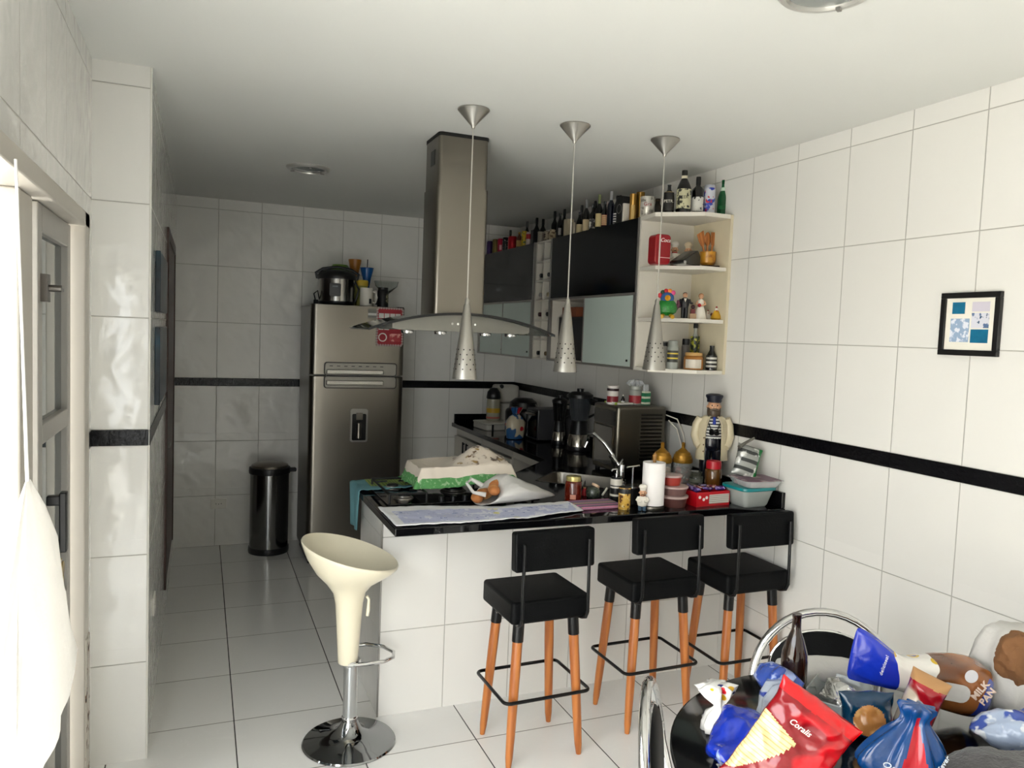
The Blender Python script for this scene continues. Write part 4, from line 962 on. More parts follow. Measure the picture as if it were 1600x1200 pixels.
# ---------------------------------------------------------------- on the refrigerator
ZFR = 1.9955
def fr(u, y): p = on(u, 474, 'y', y); return Vector((p.x, y, ZFR))
p = fr(526, 6.07); m_ = mpp(p)
rc = thing('pressure_cooker', 'round steel electric cooker with black lid on the refrigerator', 'cooker', tuple(p), -.15)
B().lathe([(.135, .0), (.142, .012), (.142, .03)], 36).build('base', m_black, rc)
B().lathe([(.142, .03), (.142, .205)], 40).build('body', M('cooker_steel', (150, 148, 144), .22, 1.0), rc)
B().lathe([(.150, .200), (.152, .215), (.148, .235), (.12, .262), (.06, .275), (.001, .277)], 40).build('lid', m_black, rc)
B().tube([(-.150, 0, .205), (-.162, -.01, .245), (-.11, -.02, .278), (0, -.02, .298), (.11, -.02, .278), (.162, -.01, .245), (.150, 0, .205)], .012, 10).build('handle', m_black, rc)
B().prism(rrect(.085, .10, .012), -.003, .005, Matrix.Translation((-.015, -.143, .115)) @ Matrix.Rotation(PI/2, 4, 'X')).build('control_panel', m_black, rc, bevel=.002)
B().box(-.035, .005, -.1495, -.1475, .135, .146).build('display', ink((90, 96, 100)), rc)
B().tube([(.13, -.03, .20), (.165, -.05, .13), (.150, -.055, .06), (.13, -.04, .02)], .008, 8).build('side_clip', m_black, rc)
p = fr(491, 6.05)
t = thing('power_plug', 'black power plug on its cord at the left edge of the refrigerator top', 'plug', (p.x, 6.0, ZFR))
B().box(-.012, .022, -.012, .012, .0, .035).build('plug', m_rubber, t, bevel=.005)
B().tube([(.0, 0, .035), (-.01, .01, .08), (.02, .02, .105), (.03, .03, .06), (.05, .05, .006)], .005, 8).build('cord', m_rubber, t)
p = fr(530, 6.42); t = thing('green_bowl', 'green plastic bowl upside down behind the electric cooker', 'bowl', tuple(p))
B().lathe([(.10, 0), (.10, .22), (.09, .30), (.06, .345), (.001, .35)], 30).build('bowl', M('lime_plastic', (104, 142, 48), .4), t)
def goblet(u, y, label, col, h, straw=False, base=None):
    p = fr(u, y); t = thing('tall_cup', label, 'cup', tuple(p), 0, 'tall plastic cups on the refrigerator')
    B().lathe([(.045, 0), (.047, .02), (.030, h*.35), (.024, h*.55), (.034, h*.75), (.052, h*.97), (.052, h), (.047, h*.99), (.03, h*.76), (.018, h*.58), (.001, h*.56)], 26, cap1=False).build('cup', M('cup_%d' % col[0], col, .3, trans=.15), t)
    if base: B().lathe([(.049, .0), (.050, .055), (.030, .06)], 24).build('foot', M('yellow_plastic', (206, 176, 60), .4), t)
    if straw:
        B().lathe([(.054, h), (.056, h+.006), (.001, h+.010)], 24).build('lid', M('cup_lid_blue', (16, 74, 140), .35), t)
        B().cyl((0, 0, h*.6), (.004, 0, h+.075), .004, seg=8).build('straw', m_black, t)
goblet(553, 6.28, 'tall amber plastic cup behind the cooker on the refrigerator', (166, 104, 30), .385)
goblet(572, 6.24, 'tall blue plastic cup with straw on the refrigerator', (22, 88, 158), .315, True)
p = fr(564, 6.12); t = thing('yellow_canister', 'yellow lidded plastic canister behind the white mug', 'canister', tuple(p))
B().lathe([(.05, 0), (.052, .02), (.05, .16), (.045, .165)], 26).build('body', ink((176, 172, 90)), t); B().lathe([(.054, .165), (.055, .20), (.05, .21), (.001, .212)], 26).build('lid', M('yellow_plastic', (206, 176, 60), .4), t)
def mug(u, y, label, rz, h=.145, r=.05):
    p = fr(u, y); t = thing('mug', label, 'mug', tuple(p), rz, 'white mugs on the refrigerator')
    B().lathe([(r*.9, 0), (r, .006), (r, h), (r-.004, h), (r-.006, .01), (.001, .008)], 28, cap1=False).build('cup', m_porc, t)
    B().tube([(r-.003, 0, h*.80), (r+.025, 0, h*.78), (r+.036, 0, h*.52), (r+.024, 0, h*.24), (r-.003, 0, h*.22)], .007, 8).build('handle', m_porc, t)
    b = B(); arc_patch(b, r*1.01, h*.15, h*.42, -PI/2+.5, .25, 6); b.build('printed_mark', ink((40, 40, 42)), t)
mug(572, 6.0, 'white mug with small dark mark nearest the edge of the refrigerator top', 0.0)
mug(588, 6.13, 'pale mug behind the white mug on the refrigerator', -.6, .135)
p = fr(598, 6.04); t = thing('coffee_jar', 'black coffee jar with pale printed label on the refrigerator', 'jar', tuple(p))
B().lathe([(.042, 0), (.044, .01), (.044, .13), (.038, .14)], 24).build('body', ink((16, 16, 17)), t); b = B(); arc_patch(b, .0446, .03, .11, -PI/2+.9, .55, 8); b.build('label', patt('coffee_label', (150, 146, 120), [((40, 44, 30), 'noise', 60, .5, .03, 0)], rough=.4), t)
B().lathe([(.041, .14), (.041, .158), (.001, .16)], 24).build('cap', m_black, t)
p = fr(603, 6.22); t = thing('glass_bowl', 'clear glass bowl on a stem at the back of the refrigerator top', 'bowl', tuple(p))
B().lathe([(.05, 0), (.05, .006), (.01, .014), (.009, .11), (.04, .135), (.09, .18), (.10, .22), (.097, .22), (.086, .183), (.036, .14), (.001, .128)], 30, cap1=False).build('bowl', m_glass, t)
# calendar and magnet on the freezer door
cal = thing('fridge_calendar', 'red magnetic calendar with white day boxes and scalloped edge on the freezer door', 'calendar', (1.352, 5.840, 1.70))
m_cal = M('calendar_red', (150, 18, 34), .5)
B().box(-.10, .10, -.004, -.001, 0, .285).build('sheet', m_cal, cal)
b = B()
for i in range(10):
    for z in (0, .285): b.lathe([(.0085, 0), (.0085, .002)], 12, mat=Matrix.Translation((-.09+i*.02, -.0042, z)) @ Matrix.Rotation(PI/2, 4, 'X'))
for i in range(14):
    for x in (-.10, .10): b.lathe([(.0085, 0), (.0085, .002)], 12, mat=Matrix.Translation((x, -.0042, .012+i*.02)) @ Matrix.Rotation(PI/2, 4, 'X'))
b.build('scalloped_edge', ink((170, 150, 146)), cal)
b = B()
for r in range(3):
    for c in range(4): 
        if r == 0 and c > 1: continue
        b.box(-.088+c*.044, -.05+c*.044, -.0062, -.0045, .118+r*.045, .155+r*.045)
b.build('day_boxes', ink((206, 204, 198)), cal)
b = B(); b.lathe([(.026, 0), (.034, 0), (.034, .002), (.026, .002)], 24, close=True, mat=Matrix.Translation((-.055, -.0045, .06)) @ Matrix.Rotation(PI/2, 4, 'X')); b.build('round_frame', ink((222, 210, 204)), cal)
B().box(.0, .085, -.0062, -.0045, .03, .09).build('photo', patt('calendar_photo', (170, 40, 50), [((220, 150, 140), 'noise', 30, .55, .05, 0)], rough=.5), cal)
mg = thing('fridge_magnet', 'small grey and white magnet left of the red calendar on the freezer door', 'magnet', (1.215, 5.8385, 1.925))
B().box(-.035, .035, -.003, -.0005, -.02, .05).build('plate', ink((120, 118, 112)), mg)
B().box(-.035, .035, -.0042, -.003, .0, .018).build('strip', ink((206, 204, 198)), mg)

# ---------------------------------------------------------------- rear worktop along the right wall
ZK = ZW+.0005
def wt(u, v): p = on(u, v, 'z', ZW); p.z = ZK; return p
m_ivory = M('ivory_plastic', (196, 192, 182), .4)
t = thing('tray_scale', 'flat white plastic box lying at the back wall end of the rear worktop', 'box', (2.36, 6.13, ZK), .10)
B().prism(rrect(.28, .28, .03), 0, .05).build('tray', m_ivory, t, bevel=.008); B().prism(rrect(.29, .29, .032), .05, .062).build('lid', m_ivory, t, bevel=.005); B().box(-.09, -.075, -.147, -.14, .0, .05).build('clip', m_black, t)
t = thing('snack_canister', 'clear canister with black dome lid and yellow contents on the flat white box', 'canister', (2.375, 6.20, ZK+.0625))
B().lathe([(.055, 0), (.06, .01), (.06, .10), (.058, .17), (.056, .19)], 26).build('canister', M('cloudy_plastic', (190, 184, 160), .25, trans=.3), t)
B().lathe([(.0606, .07), (.0606, .11)], 26).build('band', ink((190, 150, 40)), t); B().lathe([(.061, .02), (.061, .035)], 26).build('label', ink((180, 90, 80)), t)
B().lathe([(.060, .19), (.064, .20), (.056, .25), (.03, .285), (.001, .29)], 26).build('lid', m_black, t)
t = thing('water_filter', 'white countertop appliance with slanted grey handle at the rear corner', 'appliance', (2.572, 6.42, ZK), -.1)
B().prism(rrect(.24, .22, .05, 7), 0, .20).build('base', m_ivory, t, bevel=.01); B().prism(rrect(.22, .20, .05, 7), .205, .36).build('top', m_ivory, t, bevel=.02)
B().tube([(-.13, -.06, .02), (-.10, -.08, .20), (-.07, -.08, .30), (-.06, -.08, .34)], [.014, .016, .018, .016], 10).build('handle', m_alu, t); B().ball((-.06, -.08, .345), .024, 12, 8).build('knob', m_black, t)
# flour bag
p = wt(806, 684); p = Vector((2.30, 5.50, ZK))
t = thing('flour_bag', 'tied plastic bag printed blue and red on the rear worktop', 'bag', tuple(p), .25)
b = sack([(.055, 0, 0), (.075, .006, .01), (.085, .06, .02), (.082, .13, .03), (.055, .175, .07), (.026, .195, .12), (.045, .235, .2), (.05, .25, .25)], wr=.10, seed=5, sy=.75)
o = b.build('bag', patt('flour_print', (196, 184, 160), [((30, 80, 132), 'noise', 9, .52, .02, 2.2), ((176, 20, 34), 'noise', 11, .60, .015, 5)], rough=.35, coat=.3), t, angle=60)
b = B(); b.lathe([(.027, .185), (.030, .193), (.027, .20)], 16, sy=.75); b.build('tie', ink((30, 60, 70)), t)
# air fryer
t = thing('air_fryer', 'black rounded air fryer with pull handle on the rear worktop', 'air fryer', (2.46, 5.73, ZK), .9)
B().prism(rrect(.27, .28, .10, 8), 0, .22).build('body', m_black, t, bevel=.03, bseg=3); B().lathe([(.12, .22), (.11, .27), (.07, .30), (.001, .305)], 30).build('top', m_black, t)
B().box(-.03, .03, -.20, -.135, .10, .14).build('handle', m_black, t, bevel=.012); B().lathe([(.03, 0), (.028, .012)], 20, mat=Matrix.Translation((0, -.10, .25)) @ Matrix.Rotation(PI/2-.5, 4, 'X')).build('dial', m_alu, t)
# microwave behind
t = thing('toaster_oven', 'dark grey toaster oven against the right wall between blenders and air fryer', 'oven', (2.545, 5.42, ZK), 0)
B().box(-.14, .15, -.11, .11, .01, .25).build('body', M('dark_grey_enamel', (58, 58, 60), .35), t, bevel=.008); B().box(-.147, -.140, -.10, .10, .025, .235).build('door', m_lacq_blk, t); B().box(-.166, -.147, -.09, .09, .20, .215).build('handle', m_steel, t, bevel=.004)
# grinder with steel cup, blender, big steel ice machine
def blender(loc, label, jar, s, lid, wd=1.0):
    t = thing('blender', label, 'blender', loc, 0, 'kitchen blenders on the rear worktop')
    B().lathe([(.072*s, 0), (.075*s, .01), (.07*s, .03)], 26).build('foot', m_black, t)
    B().lathe([(.068*s, .03), (.062*s, .12*s), (.058*s, .125*s)], 26).build('base', M('blender_steel', (176, 170, 160), .22, 1.0), t)
    B().lathe([(.06*s, .125*s), (.05*s, .20*s), (.052*s, .23*s)], 26).build('collar', m_black, t)
    B().lathe([(.052*s, .23*s), (.074*s, .41*s), (.070*s, .41*s), (.046*s, .24*s), (.001, .235*s)], 26, cap1=False).build('jar', jar, t)
    B().lathe([(.078*s, .405*s), (.078*s, .43*s), (.05*s, .45*s), (.022*s, .452*s), (.022*s, .475*s), (.001, .476*s)], 26).build('lid', lid, t)
    B().tube([(.068*s, 0, .39*s), (.11*s, 0, .38*s), (.112*s, 0, .28*s), (.06*s, 0, .25*s)], .010*s, 8).build('handle', m_black, t)
    t.scale = (wd, wd, 1)
    return t
G_SMOKE = M('smoked_plastic', (70, 74, 78), .08, alpha=.6, var=0, coat=.3)
blender((2.55, 4.90, ZK), 'blender with smoked jar and wide black lid beside the steel ice maker', G_SMOKE, .94, m_black, 1.28)
blender((2.53, 5.19, ZK), 'smaller black blender with steel base left of the smoked jar blender', M('black_jar', (14, 15, 16), .1, coat=.4), .78, m_black)
t = thing('ice_maker', 'tall stainless ice maker with louvred side on the rear worktop', 'ice maker', (2.30, 3.93, ZK))
IW, ID, IH = .345, .30, .415
B().box(0, IW, 0, ID, .015, IH).build('body', M('ice_steel', (120, 116, 106), .33, 1.0, var=.03), t, bevel=.016, bseg=3)
B().box(-.004, .0, .02, ID-.02, IH-.12, IH-.03).build('control_strip', m_lacq_blk, t)
B().box(-.012, -.001, .03, ID-.03, .05, IH-.13).build('door', M('dark_window', (30, 30, 30), .12, coat=.4), t, bevel=.003); B().box(-.014, -.004, .02, .035, .05, IH-.13).box(-.014, -.004, ID-.05, ID-.035, .05, IH-.13).build('door_rail', m_steel, t)
b = B()
for i in range(13):
    z = .09+i*.0225; b.box(.16, .31, -.0075, .004, z, z+.008, Matrix.Translation((0, 0, z)) @ Matrix.Rotation(.35, 4, 'X') @ Matrix.Translation((0, 0, -z)))
b.build('louvres', M('louvre_steel', (86, 83, 76), .35, 1.0), t)
b = B()
for x, y in ((.03, .03), (IW-.03, .03), (.03, ID-.03), (IW-.03, ID-.03)): b.lathe([(.015, 0), (.015, .015)], 12, (x, y, 0))
b.build('feet', m_rubber, t)
ZI = ZK+IH+.0005
def on_ice(u, v, y): p = on(u, v, 'y', y); return Vector((p.x, p.y, ZI))
p = on_ice(957, 626, 4.06); vessel('powder_tub', 'white tub with dark red label on the ice maker', 'tub', p, .036, .115, 'tin', ink((206, 200, 194)), lab=ink((120, 24, 34)), labz=(.12, .45), half=1.2, band=(ink((40, 20, 22)), .72, .86, 1.02))
p = on_ice(973, 628, 4.02); vessel('extract_bottle', 'tiny dark bottle with white cap on the ice maker', 'bottle', p, .013, .062, 'beer', G_DARK, cap=m_porc, lab=ink((190, 190, 186)), labz=(.1, .4))
p = on_ice(992, 628, 4.05); t = vessel('candy_jar', 'glass jar with red label topped by crumpled film on the ice maker', 'jar', p, .040, .115, 'jar', G_CLEAR, lab=ink((150, 40, 48)), labz=(.08, .5), half=1.2)
o = sack([(.03, .115, .1), (.045, .13, .2), (.03, .15, .25), (.012, .155, .2)], seed=3, wr=.3).build('film', m_clear, t)
p = on_ice(1008, 629, 4.02); t = thing('green_carton', 'green and white carton with torn top on the ice maker', 'carton', tuple(p), .3)
B().box(-.026, .026, -.02, .02, 0, .085).build('carton', patt('green_carton', (14, 110, 70), [((206, 210, 190), 'wavez', 9, .7, .05, .3)], rough=.5), t, bevel=.002); b = pouch(.05, .045, .02, seed=8); b.build('torn_film', m_clear, t, loc=(0, 0, .083))
t = thing('folded_cloth', 'folded green and white cloth at the front edge of the ice maker top', 'cloth', (2.375, 4.03, ZI), .2)
drape(lambda x, y: .010+.006*noise.noise(Vector((x*30, y*30, 1))), -.06, .06, -.05, .08, 16, 16).build('cloth', patt('green_stripe_cloth', (206, 204, 196), [((150, 170, 60), 'wavey', 6, .6, .1, 0)], rough=.8), t, solid=.012)
# cables beside it
t = thing('white_cables', 'two white power cables looping down the wall right of the ice maker', 'cable', (2.69, 3.90, ZK))
B().tube([(-.03, .06, .36), (.012, .0, .34), (.020, -.06, .26), (.018, -.10, .12), (.0, -.09, .008)], .0042, 8).build('cable', m_porc, t); B().tube([(-.03, .03, .33), (.0, -.02, .28), (.006, -.08, .16), (-.02, -.06, .008)], .0042, 8).build('cable', m_porc, t)

# ---------------------------------------------------------------- faucet
p = Vector((2.22, 3.72, ZK))
t = thing('kitchen_faucet', 'chrome kitchen faucet with arched spout behind the corner sink', 'faucet', tuple(p))
b = B(); b.lathe([(.028, 0), (.028, .008), (.020, .012), (.019, .10), (.017, .105)], 24); b.build('body', m_chrome, t)
q0 = on(966, 727, 'y', 3.72)-p; q1 = on(958, 712, 'y', 3.74)-p; q2 = on(945, 693, 'y', 3.78)-p; q3 = on(928, 677, 'y', 3.83)-p; q4 = on(920, 679, 'y', 3.85)-p; q5 = on(918, 690, 'y', 3.86)-p; q6 = on(914, 699, 'y', 3.865)-p
B().tube([(0, 0, .09), (0, .0, .13), q0, q1, q2, q3, q4, q5], .0095, 12).build('spout', m_chrome, t); B().tube([q5, q6], [.013, .012], 12).build('nozzle', m_chrome, t)
B().tube([(0, 0, .085), (-.03, .01, .115), (-.065, .02, .155)], [.012, .014, .016], 12).build('lever', m_chrome, t)
# ---------------------------------------------------------------- cooktop and things on the breakfast bar
ck = thing('gas_cooktop', 'black glass gas cooktop set in the breakfast bar', 'cooktop', (1.20, 3.66, ZK))
B().prism(rrect(.78, .46, .02), 0, .007).build('glass_plate', M('black_ceramic', (8, 8, 9), .08, coat=.3), ck, bevel=.002)
m_iron = M('cast_iron', (14, 14, 14), .5)
def burner(x, y, r):
    b = B().lathe([(r*1.25, .007), (r*1.2, .012), (r, .016), (r*.95, .022)], 28, (x, y, 0)); bo = b.build('burner', M('burner_alloy', (140, 136, 130), .3, .9), ck)
    B().lathe([(r*.85, .022), (r*.85, .029), (r*.6, .033), (.001, .034)], 28, (x, y, 0)).build('burner_cap', m_iron, bo)
for x, y, r in ((-.285, .13, .034), (-.285, -.10, .040), (0.0, .0, .055), (.27, .13, .034), (.27, -.10, .034)): burner(x, y, r)
def grate(x0, x1):
    b = B(); y0, y1, z = -.19, .20, .046
    b.tube([(x0, y0, z), (x1, y0, z), (x1, y1, z), (x0, y1, z)], .006, 8, closed=True)
    for yy in (-.10, .13):
        b.tube([(x0, yy, z), ((x0+x1)/2-.03, yy, z)], .005, 6); b.tube([(x1, yy, z), ((x0+x1)/2+.03, yy, z)], .005, 6)
    for x in (x0, x1):
        for y in (y0, y1): b.cyl((x, y, .007), (x, y, z), .006, seg=8)
    b.build('grate', m_iron, ck)
grate(-.375, -.195); grate(.18, .36)
b = B()
for i in range(5): b.lathe([(.016, .007), (.015, .028), (.012, .03)], 16, (-.12+i*.06, -.19, 0))
b.build('knob_row', m_black, ck)
# roasting pan under an embroidered towel
t = thing('roasting_pan', 'dark roasting pan hidden under the embroidered towel on the cooktop', 'pan', (1.235, 3.70, ZK+.053))
B().loft([[(x*k, y*k, z) for x, y in rrect(.46, .27, .04)] for k, z in ((.9, 0), (1, .085), (1.02, .087), (.97, .087), (.88, .006))], cap=True).build('pan', m_black, t)
tw = thing('embroidered_towel', 'cream dish towel with green border and brown embroidery draped over a pan on the cooktop', 'towel', (1.235, 3.69, ZK))
TFX, TFY, TOV = .235, .138, .100
def towel_pt(u, v):
    s_, t_ = (2*u-1)*(TFX+TOV), (2*v-1)*(TFY+TOV)
    ex, ey = max(0, abs(s_)-TFX), max(0, abs(t_)-TFY); sx_, sy_ = math.copysign(1, s_), math.copysign(1, t_)
    x, y = max(-TFX, min(TFX, s_)), max(-TFY, min(TFY, t_))
    dome = .085*math.exp(-(((x-.10)/.12)**2+((y+.01)/.10)**2)); sag = -.024*math.exp(-(((x+.10)/.12)**2+(y/.10)**2))
    n1 = noise.noise(Vector((s_*9, t_*9, 2))); n2 = noise.noise(Vector((s_*28, t_*28, 4)))
    fold = .5+.5*math.sin(26*s_+2*n1) if ey > ex else .5+.5*math.sin(30*t_+2*n1)
    drop = math.hypot(ex, ey) if min(ex, ey) > 0 else max(ex, ey)
    out = .22+.22*fold
    px_, py_ = x+sx_*ex*out+.004*n2, y+sy_*ey*out+.004*n1
    z = .150+dome+sag*(1 if drop == 0 else 0)+.008*n1+.004*n2-drop*.93
    return (px_, py_, max(z, .054+.004*n2))
b = B(); b.grid(towel_pt, 84, 64)
o = b.build('cloth', patt('embroidered_cream', (212, 199, 182), [((104, 78, 52), 'noise', 30, .56, .02, .3), ((150, 122, 70), 'noise', 20, .60, .02, 3), ((212, 200, 184), 'noise', 9, .54, .04, 6)], rough=.85, sheen=.2), tw, solid=.004, angle=80)
m_tb = patt('green_lace_border', (84, 146, 84), [((150, 186, 140), 'noise', 60, .60, .05, 0)], rough=.85); m_plain = M('cream_linen', (218, 207, 192), .85)
o.data.materials.append(m_tb); o.data.materials.append(m_plain)
for k_, p_ in enumerate(o.data.polygons):
    i, j = k_//63, k_ % 63
    e_ = min(i, 82-i)*(2*(TFX+TOV)/83), min(j, 62-j)*(2*(TFY+TOV)/63)
    p_.material_index = 1 if min(e_) < .044 else (0 if (p_.center.z > .158 and p_.center.x > -.10) else 2)
# teal tea towel over the back left corner
def teal_z(x, y):
    if x < -.035: return .012-min(.17, (-.035-x)*2.6)+.006*noise.noise(Vector((x*12, y*12, 5)))
    return .014+.016*abs(noise.noise(Vector((x*10, y*10, 1))))+.004*noise.noise(Vector((x*40, y*40, 3)))
tt = thing('teal_towel', 'thin teal and green tea towel hanging over the left end of the breakfast bar', 'towel', (.79, 3.84, ZK))
b = B()
b.grid(lambda u, v: ((-.052-.006*math.sin(9*v)) if u < .25 else (-.052+(u-.25)/.75*.30), (-.09+.20*v)*(0.55+.45*(1 if u > .25 else u/.25)) + (.05 if u > .25 else .05)*v, (-.20+.215*u/.25) if u < .25 else teal_z(-.03+(u-.25)/.75*.30, -.1+.2*v)), 34, 24)
o = b.build('cloth', M('teal_cotton', (92, 138, 146), .85, var=.15), tt, solid=.003, angle=80)
two_tone(o, [patt('green_cotton', (110, 138, 66), [((150, 160, 90), 'wave', 20, .6, .1, 0)], rough=.85)], lambda c: 1 if (c.x > .02 and c.y > -.02 and c.z > 0) else 0)
# blue printed cloth along the front edge
def bc_z(x, y):
    z = .006+.006*noise.noise(Vector((x*8, y*10, 7)))+.003*noise.noise(Vector((x*30, y*30, 2)))
    return z+.004
bcl = thing('blue_print_cloth', 'pale blue printed cloth with white border spread along the front of the breakfast bar', 'cloth', (1.20, 3.22, ZK))
pl0, pl1 = -.425, .46
o = B().grid(lambda u, v: (lambda x, y: (x, y, bc_z(x, y) if y > -.178 or x > .2 else bc_z(x, -.178)))(-.447+.915*u+.03*v*u, -.186+.10*max(0, u-.6)*2.2+(.355-.17*u)*v+.010*noise.noise(Vector((u*9, v*5, 1)))), 70, 30).build('cloth', patt('blue_print', (184, 188, 214), [((214, 216, 228), 'noise', 22, .58, .02, 1), ((214, 206, 130), 'noise', 9, .66, .015, 4), ((120, 132, 178), 'noise', 40, .66, .02, 8)], rough=.85, bump=.1), bcl, solid=.003, angle=80)
bcl_pl = [p_.index for p_ in o.data.polygons]
nu, nv = 69, 29
o.data.materials.append(M('white_cotton', (222, 222, 224), .85))
for i in range(nu):
    for j in range(nv):
        if i < 3 or j < 2 or j > nv-8 or i > nu-3: o.data.polygons[i*nv+j].material_index = 1
# carrier bag with bread rolls
def bar(u, v): return wt(u, v)
c = bar(800, 792); c = Vector((1.40, 3.36, ZK+.014))
t = thing('bread_bag', 'white carrier bag lying open with bread rolls inside on the blue cloth', 'bag', tuple(c), .22)
b = B(); rings = []
for (x, w_, h_, lean) in ((-.15, .085, .062, -.05), (-.12, .105, .110, -.035), (-.05, .12, .125, 0), (.03, .12, .105, 0), (.10, .10, .075, 0), (.16, .07, .05, 0), (.21, .045, .03, 0), (.25, .02, .012, 0)):
    ring = []
    for i in range(30):
        a = 2*PI*i/30; yy = w_*math.cos(a); zz = max(.0, h_*.5+h_*.5*math.sin(a))
        n_ = 1+.16*noise.noise(Vector((math.cos(a)*2, math.sin(a)*2, x*14)))
        ring.append((x-lean*math.sin(a), yy*n_, zz*n_+.002))
    rings.append(ring)
b.loft(rings, cap=False); b.build('bag', m_bagw, t, solid=.0015, angle=80)
B().tube([(-.16, .02, .085), (-.21, .04, .115), (-.24, .03, .10), (-.22, .0, .06), (-.17, -.03, .05)], [.012, .008, .007, .008, .012], 8).build('handle', m_bagw, t)
m_roll = patt('bread_crust', (178, 112, 60), [((214, 164, 104), 'noise', 18, .56, .08, 0)], rough=.7)
def roll(loc, rz, label, s=1):
    t = thing('bread_roll', label, 'bread', loc, rz, 'bread rolls in the carrier bag')
    o = B().ball((0, 0, .026*s), .03*s, 18, 12, (1.75, 1, .86)).jitter(.004, 18, rz).build('crust', m_roll, t)
for dx, dy, dz, rz, lab in ((-.185, -.03, .0, 1.1, 'lowest bread roll in the bag mouth'), (-.135, .005, .008, .4, 'left bread roll in the bag mouth'), (-.115, -.065, .040, 1.3, 'bread roll on top in the bag mouth'), (-.075, -.02, .052, .2, 'bread roll deeper inside the bag')):
    roll((c.x+dx, c.y+dy+.01, c.z+dz+.004), rz, lab)

# ---------------------------------------------------------------- jars, gnomes and boxes
def bv(name, label, cat, u, v, w, h, kind, mat, dp=None, **kw):
    p = bar(u, v) if dp is None else Vector((dp[0], dp[1], ZK)); m = mpp(p); return vessel(name, label, cat, p, w*m/2, h*m, kind, mat, **kw)
m_honey = M('amber_honey', (120, 30, 12), .06, trans=.5, coat=.4)
bv('honey_jar', 'jar of dark red honey with gold lid near the sink', 'jar', 895, 781, 26, 37, 'jar', m_honey, cap=metalc((186, 172, 110)), capz=(.82, 1), capr=.9, lab=ink((190, 130, 110)), labz=(.08, .28), half=.35)
p = bar(926, 778); t = thing('spice_pot', 'speckled round spice pot with tilted cork lid beside the honey jar', 'pot', tuple(p))
B().lathe([(.022, 0), (.034, .012), (.036, .035), (.028, .055), (.024, .058)], 24).build('pot', patt('pepper_grains', (40, 46, 40), [((130, 140, 110), 'voronoi', 160, .72, .05, 0)], rough=.3, coat=.4), t)
B().lathe([(.022, 0), (.023, .012), (.001, .016)], 20, mat=Matrix.Translation((.010, -.004, .058)) @ Matrix.Rotation(.5, 4, 'Y')).build('cork_lid', ink((206, 176, 146)), t)
p = bar(913, 774); t = thing('gnome_figurine', 'tiny red gnome figurine with black hat between honey jar and spice pot', 'figurine', tuple(p), -.5)
B().lathe([(.014, 0), (.013, .02), (.008, .036)], 14).build('body', ink((170, 16, 30)), t); B().ball((0, 0, .042), .008, 10, 8).build('head', SKIN, t); B().lathe([(.010, .046), (.007, .055), (.001, .078)], 12).build('hat', ink((20, 16, 16)), t)
p = bar(905, 772); t = thing('gnome_figurine', 'tiny grey gnome figurine just behind the honey jar', 'figurine', (p.x+.02, p.y+.03, ZK), -.4)
B().lathe([(.012, 0), (.012, .03), (.007, .05)], 14).build('body', ink((60, 56, 54)), t); B().ball((0, 0, .056), .008, 10, 8).build('head', SKIN, t); B().lathe([(.010, .06), (.001, .092)], 12).build('hat', ink((26, 22, 24)), t)
# soap dispenser and caddy
p = bar(962, 779); t = thing('soap_dispenser', 'black and white banded soap dispenser at the sink', 'dispenser', tuple(p))
B().lathe([(.030, 0), (.031, .005), (.031, .10), (.026, .112)], 26).build('body', m_black, t)
for z0, z1 in ((.016, .026), (.058, .066), (.072, .104)): B().lathe([(.0316, z0), (.0316, z1)], 26).build('white_band', m_porc, t)
B().lathe([(.012, .112), (.012, .13), (.005, .132), (.005, .15)], 16).build('pump', m_chrome, t); B().tube([(0, 0, .15), (-.03, -.01, .152), (-.04, -.012, .145)], .005, 8).build('nozzle', m_chrome, t)
p = bar(945, 775); t = thing('measuring_spoon', 'short white handled scoop leaning by the soap dispenser', 'spoon', tuple(p), .3)
B().cyl((-.02, 0, .005), (.015, 0, .04), .006, seg=10).build('handle', m_porc, t)
p = bar(989, 787); t = thing('dish_caddy', 'black dish soap caddy with chrome rim and T shaped handle', 'caddy', tuple(p), .3)
B().prism(rrect(.09, .065, .02), 0, .085).build('box', m_black, t, bevel=.005); B().prism(rrect(.094, .069, .022), .085, .093).build('rim', m_chrome, t)
B().cyl((.0, .01, .09), (.0, .01, .185), .0045, seg=10).build('handle', m_chrome, t); B().cyl((-.045, .01, .185), (.045, .01, .185), .005, seg=10).build('cross_bar', m_chrome, t)
bv('candle_jar', 'yellow printed jar with black lid in front of the dish caddy', 'jar', 975, 795, 19, 34, 'tin', patt('yellow_print', (206, 164, 74), [((90, 50, 24), 'noise', 60, .57, .03, 0), ((226, 204, 150), 'noise', 40, .6, .03, 4)], rough=.35), cap=ink((30, 30, 32)), capz=(.74, 1), capr=1.04)
# striped sponge cloth
c1, c2 = bar(897, 788), bar(968, 794); t = thing('striped_cloth', 'folded cloth striped purple pink and green on the bar front', 'cloth', ((c1.x+c2.x)/2, (c1.y+c2.y)/2+.01, ZK), .0)
B().prism(rrect(.235, .155, .012), 0, .014).build('cloth', patt('purple_stripes', (128, 84, 128), [((150, 160, 96), 'wavey', 3.1, .72, .04, .2), ((196, 120, 150), 'wavey', 6.4, .70, .06, .9), ((110, 116, 130), 'wavey', 9, .8, .05, .1)], rough=.85, bump=.5, bscale=120), t, bevel=.004)
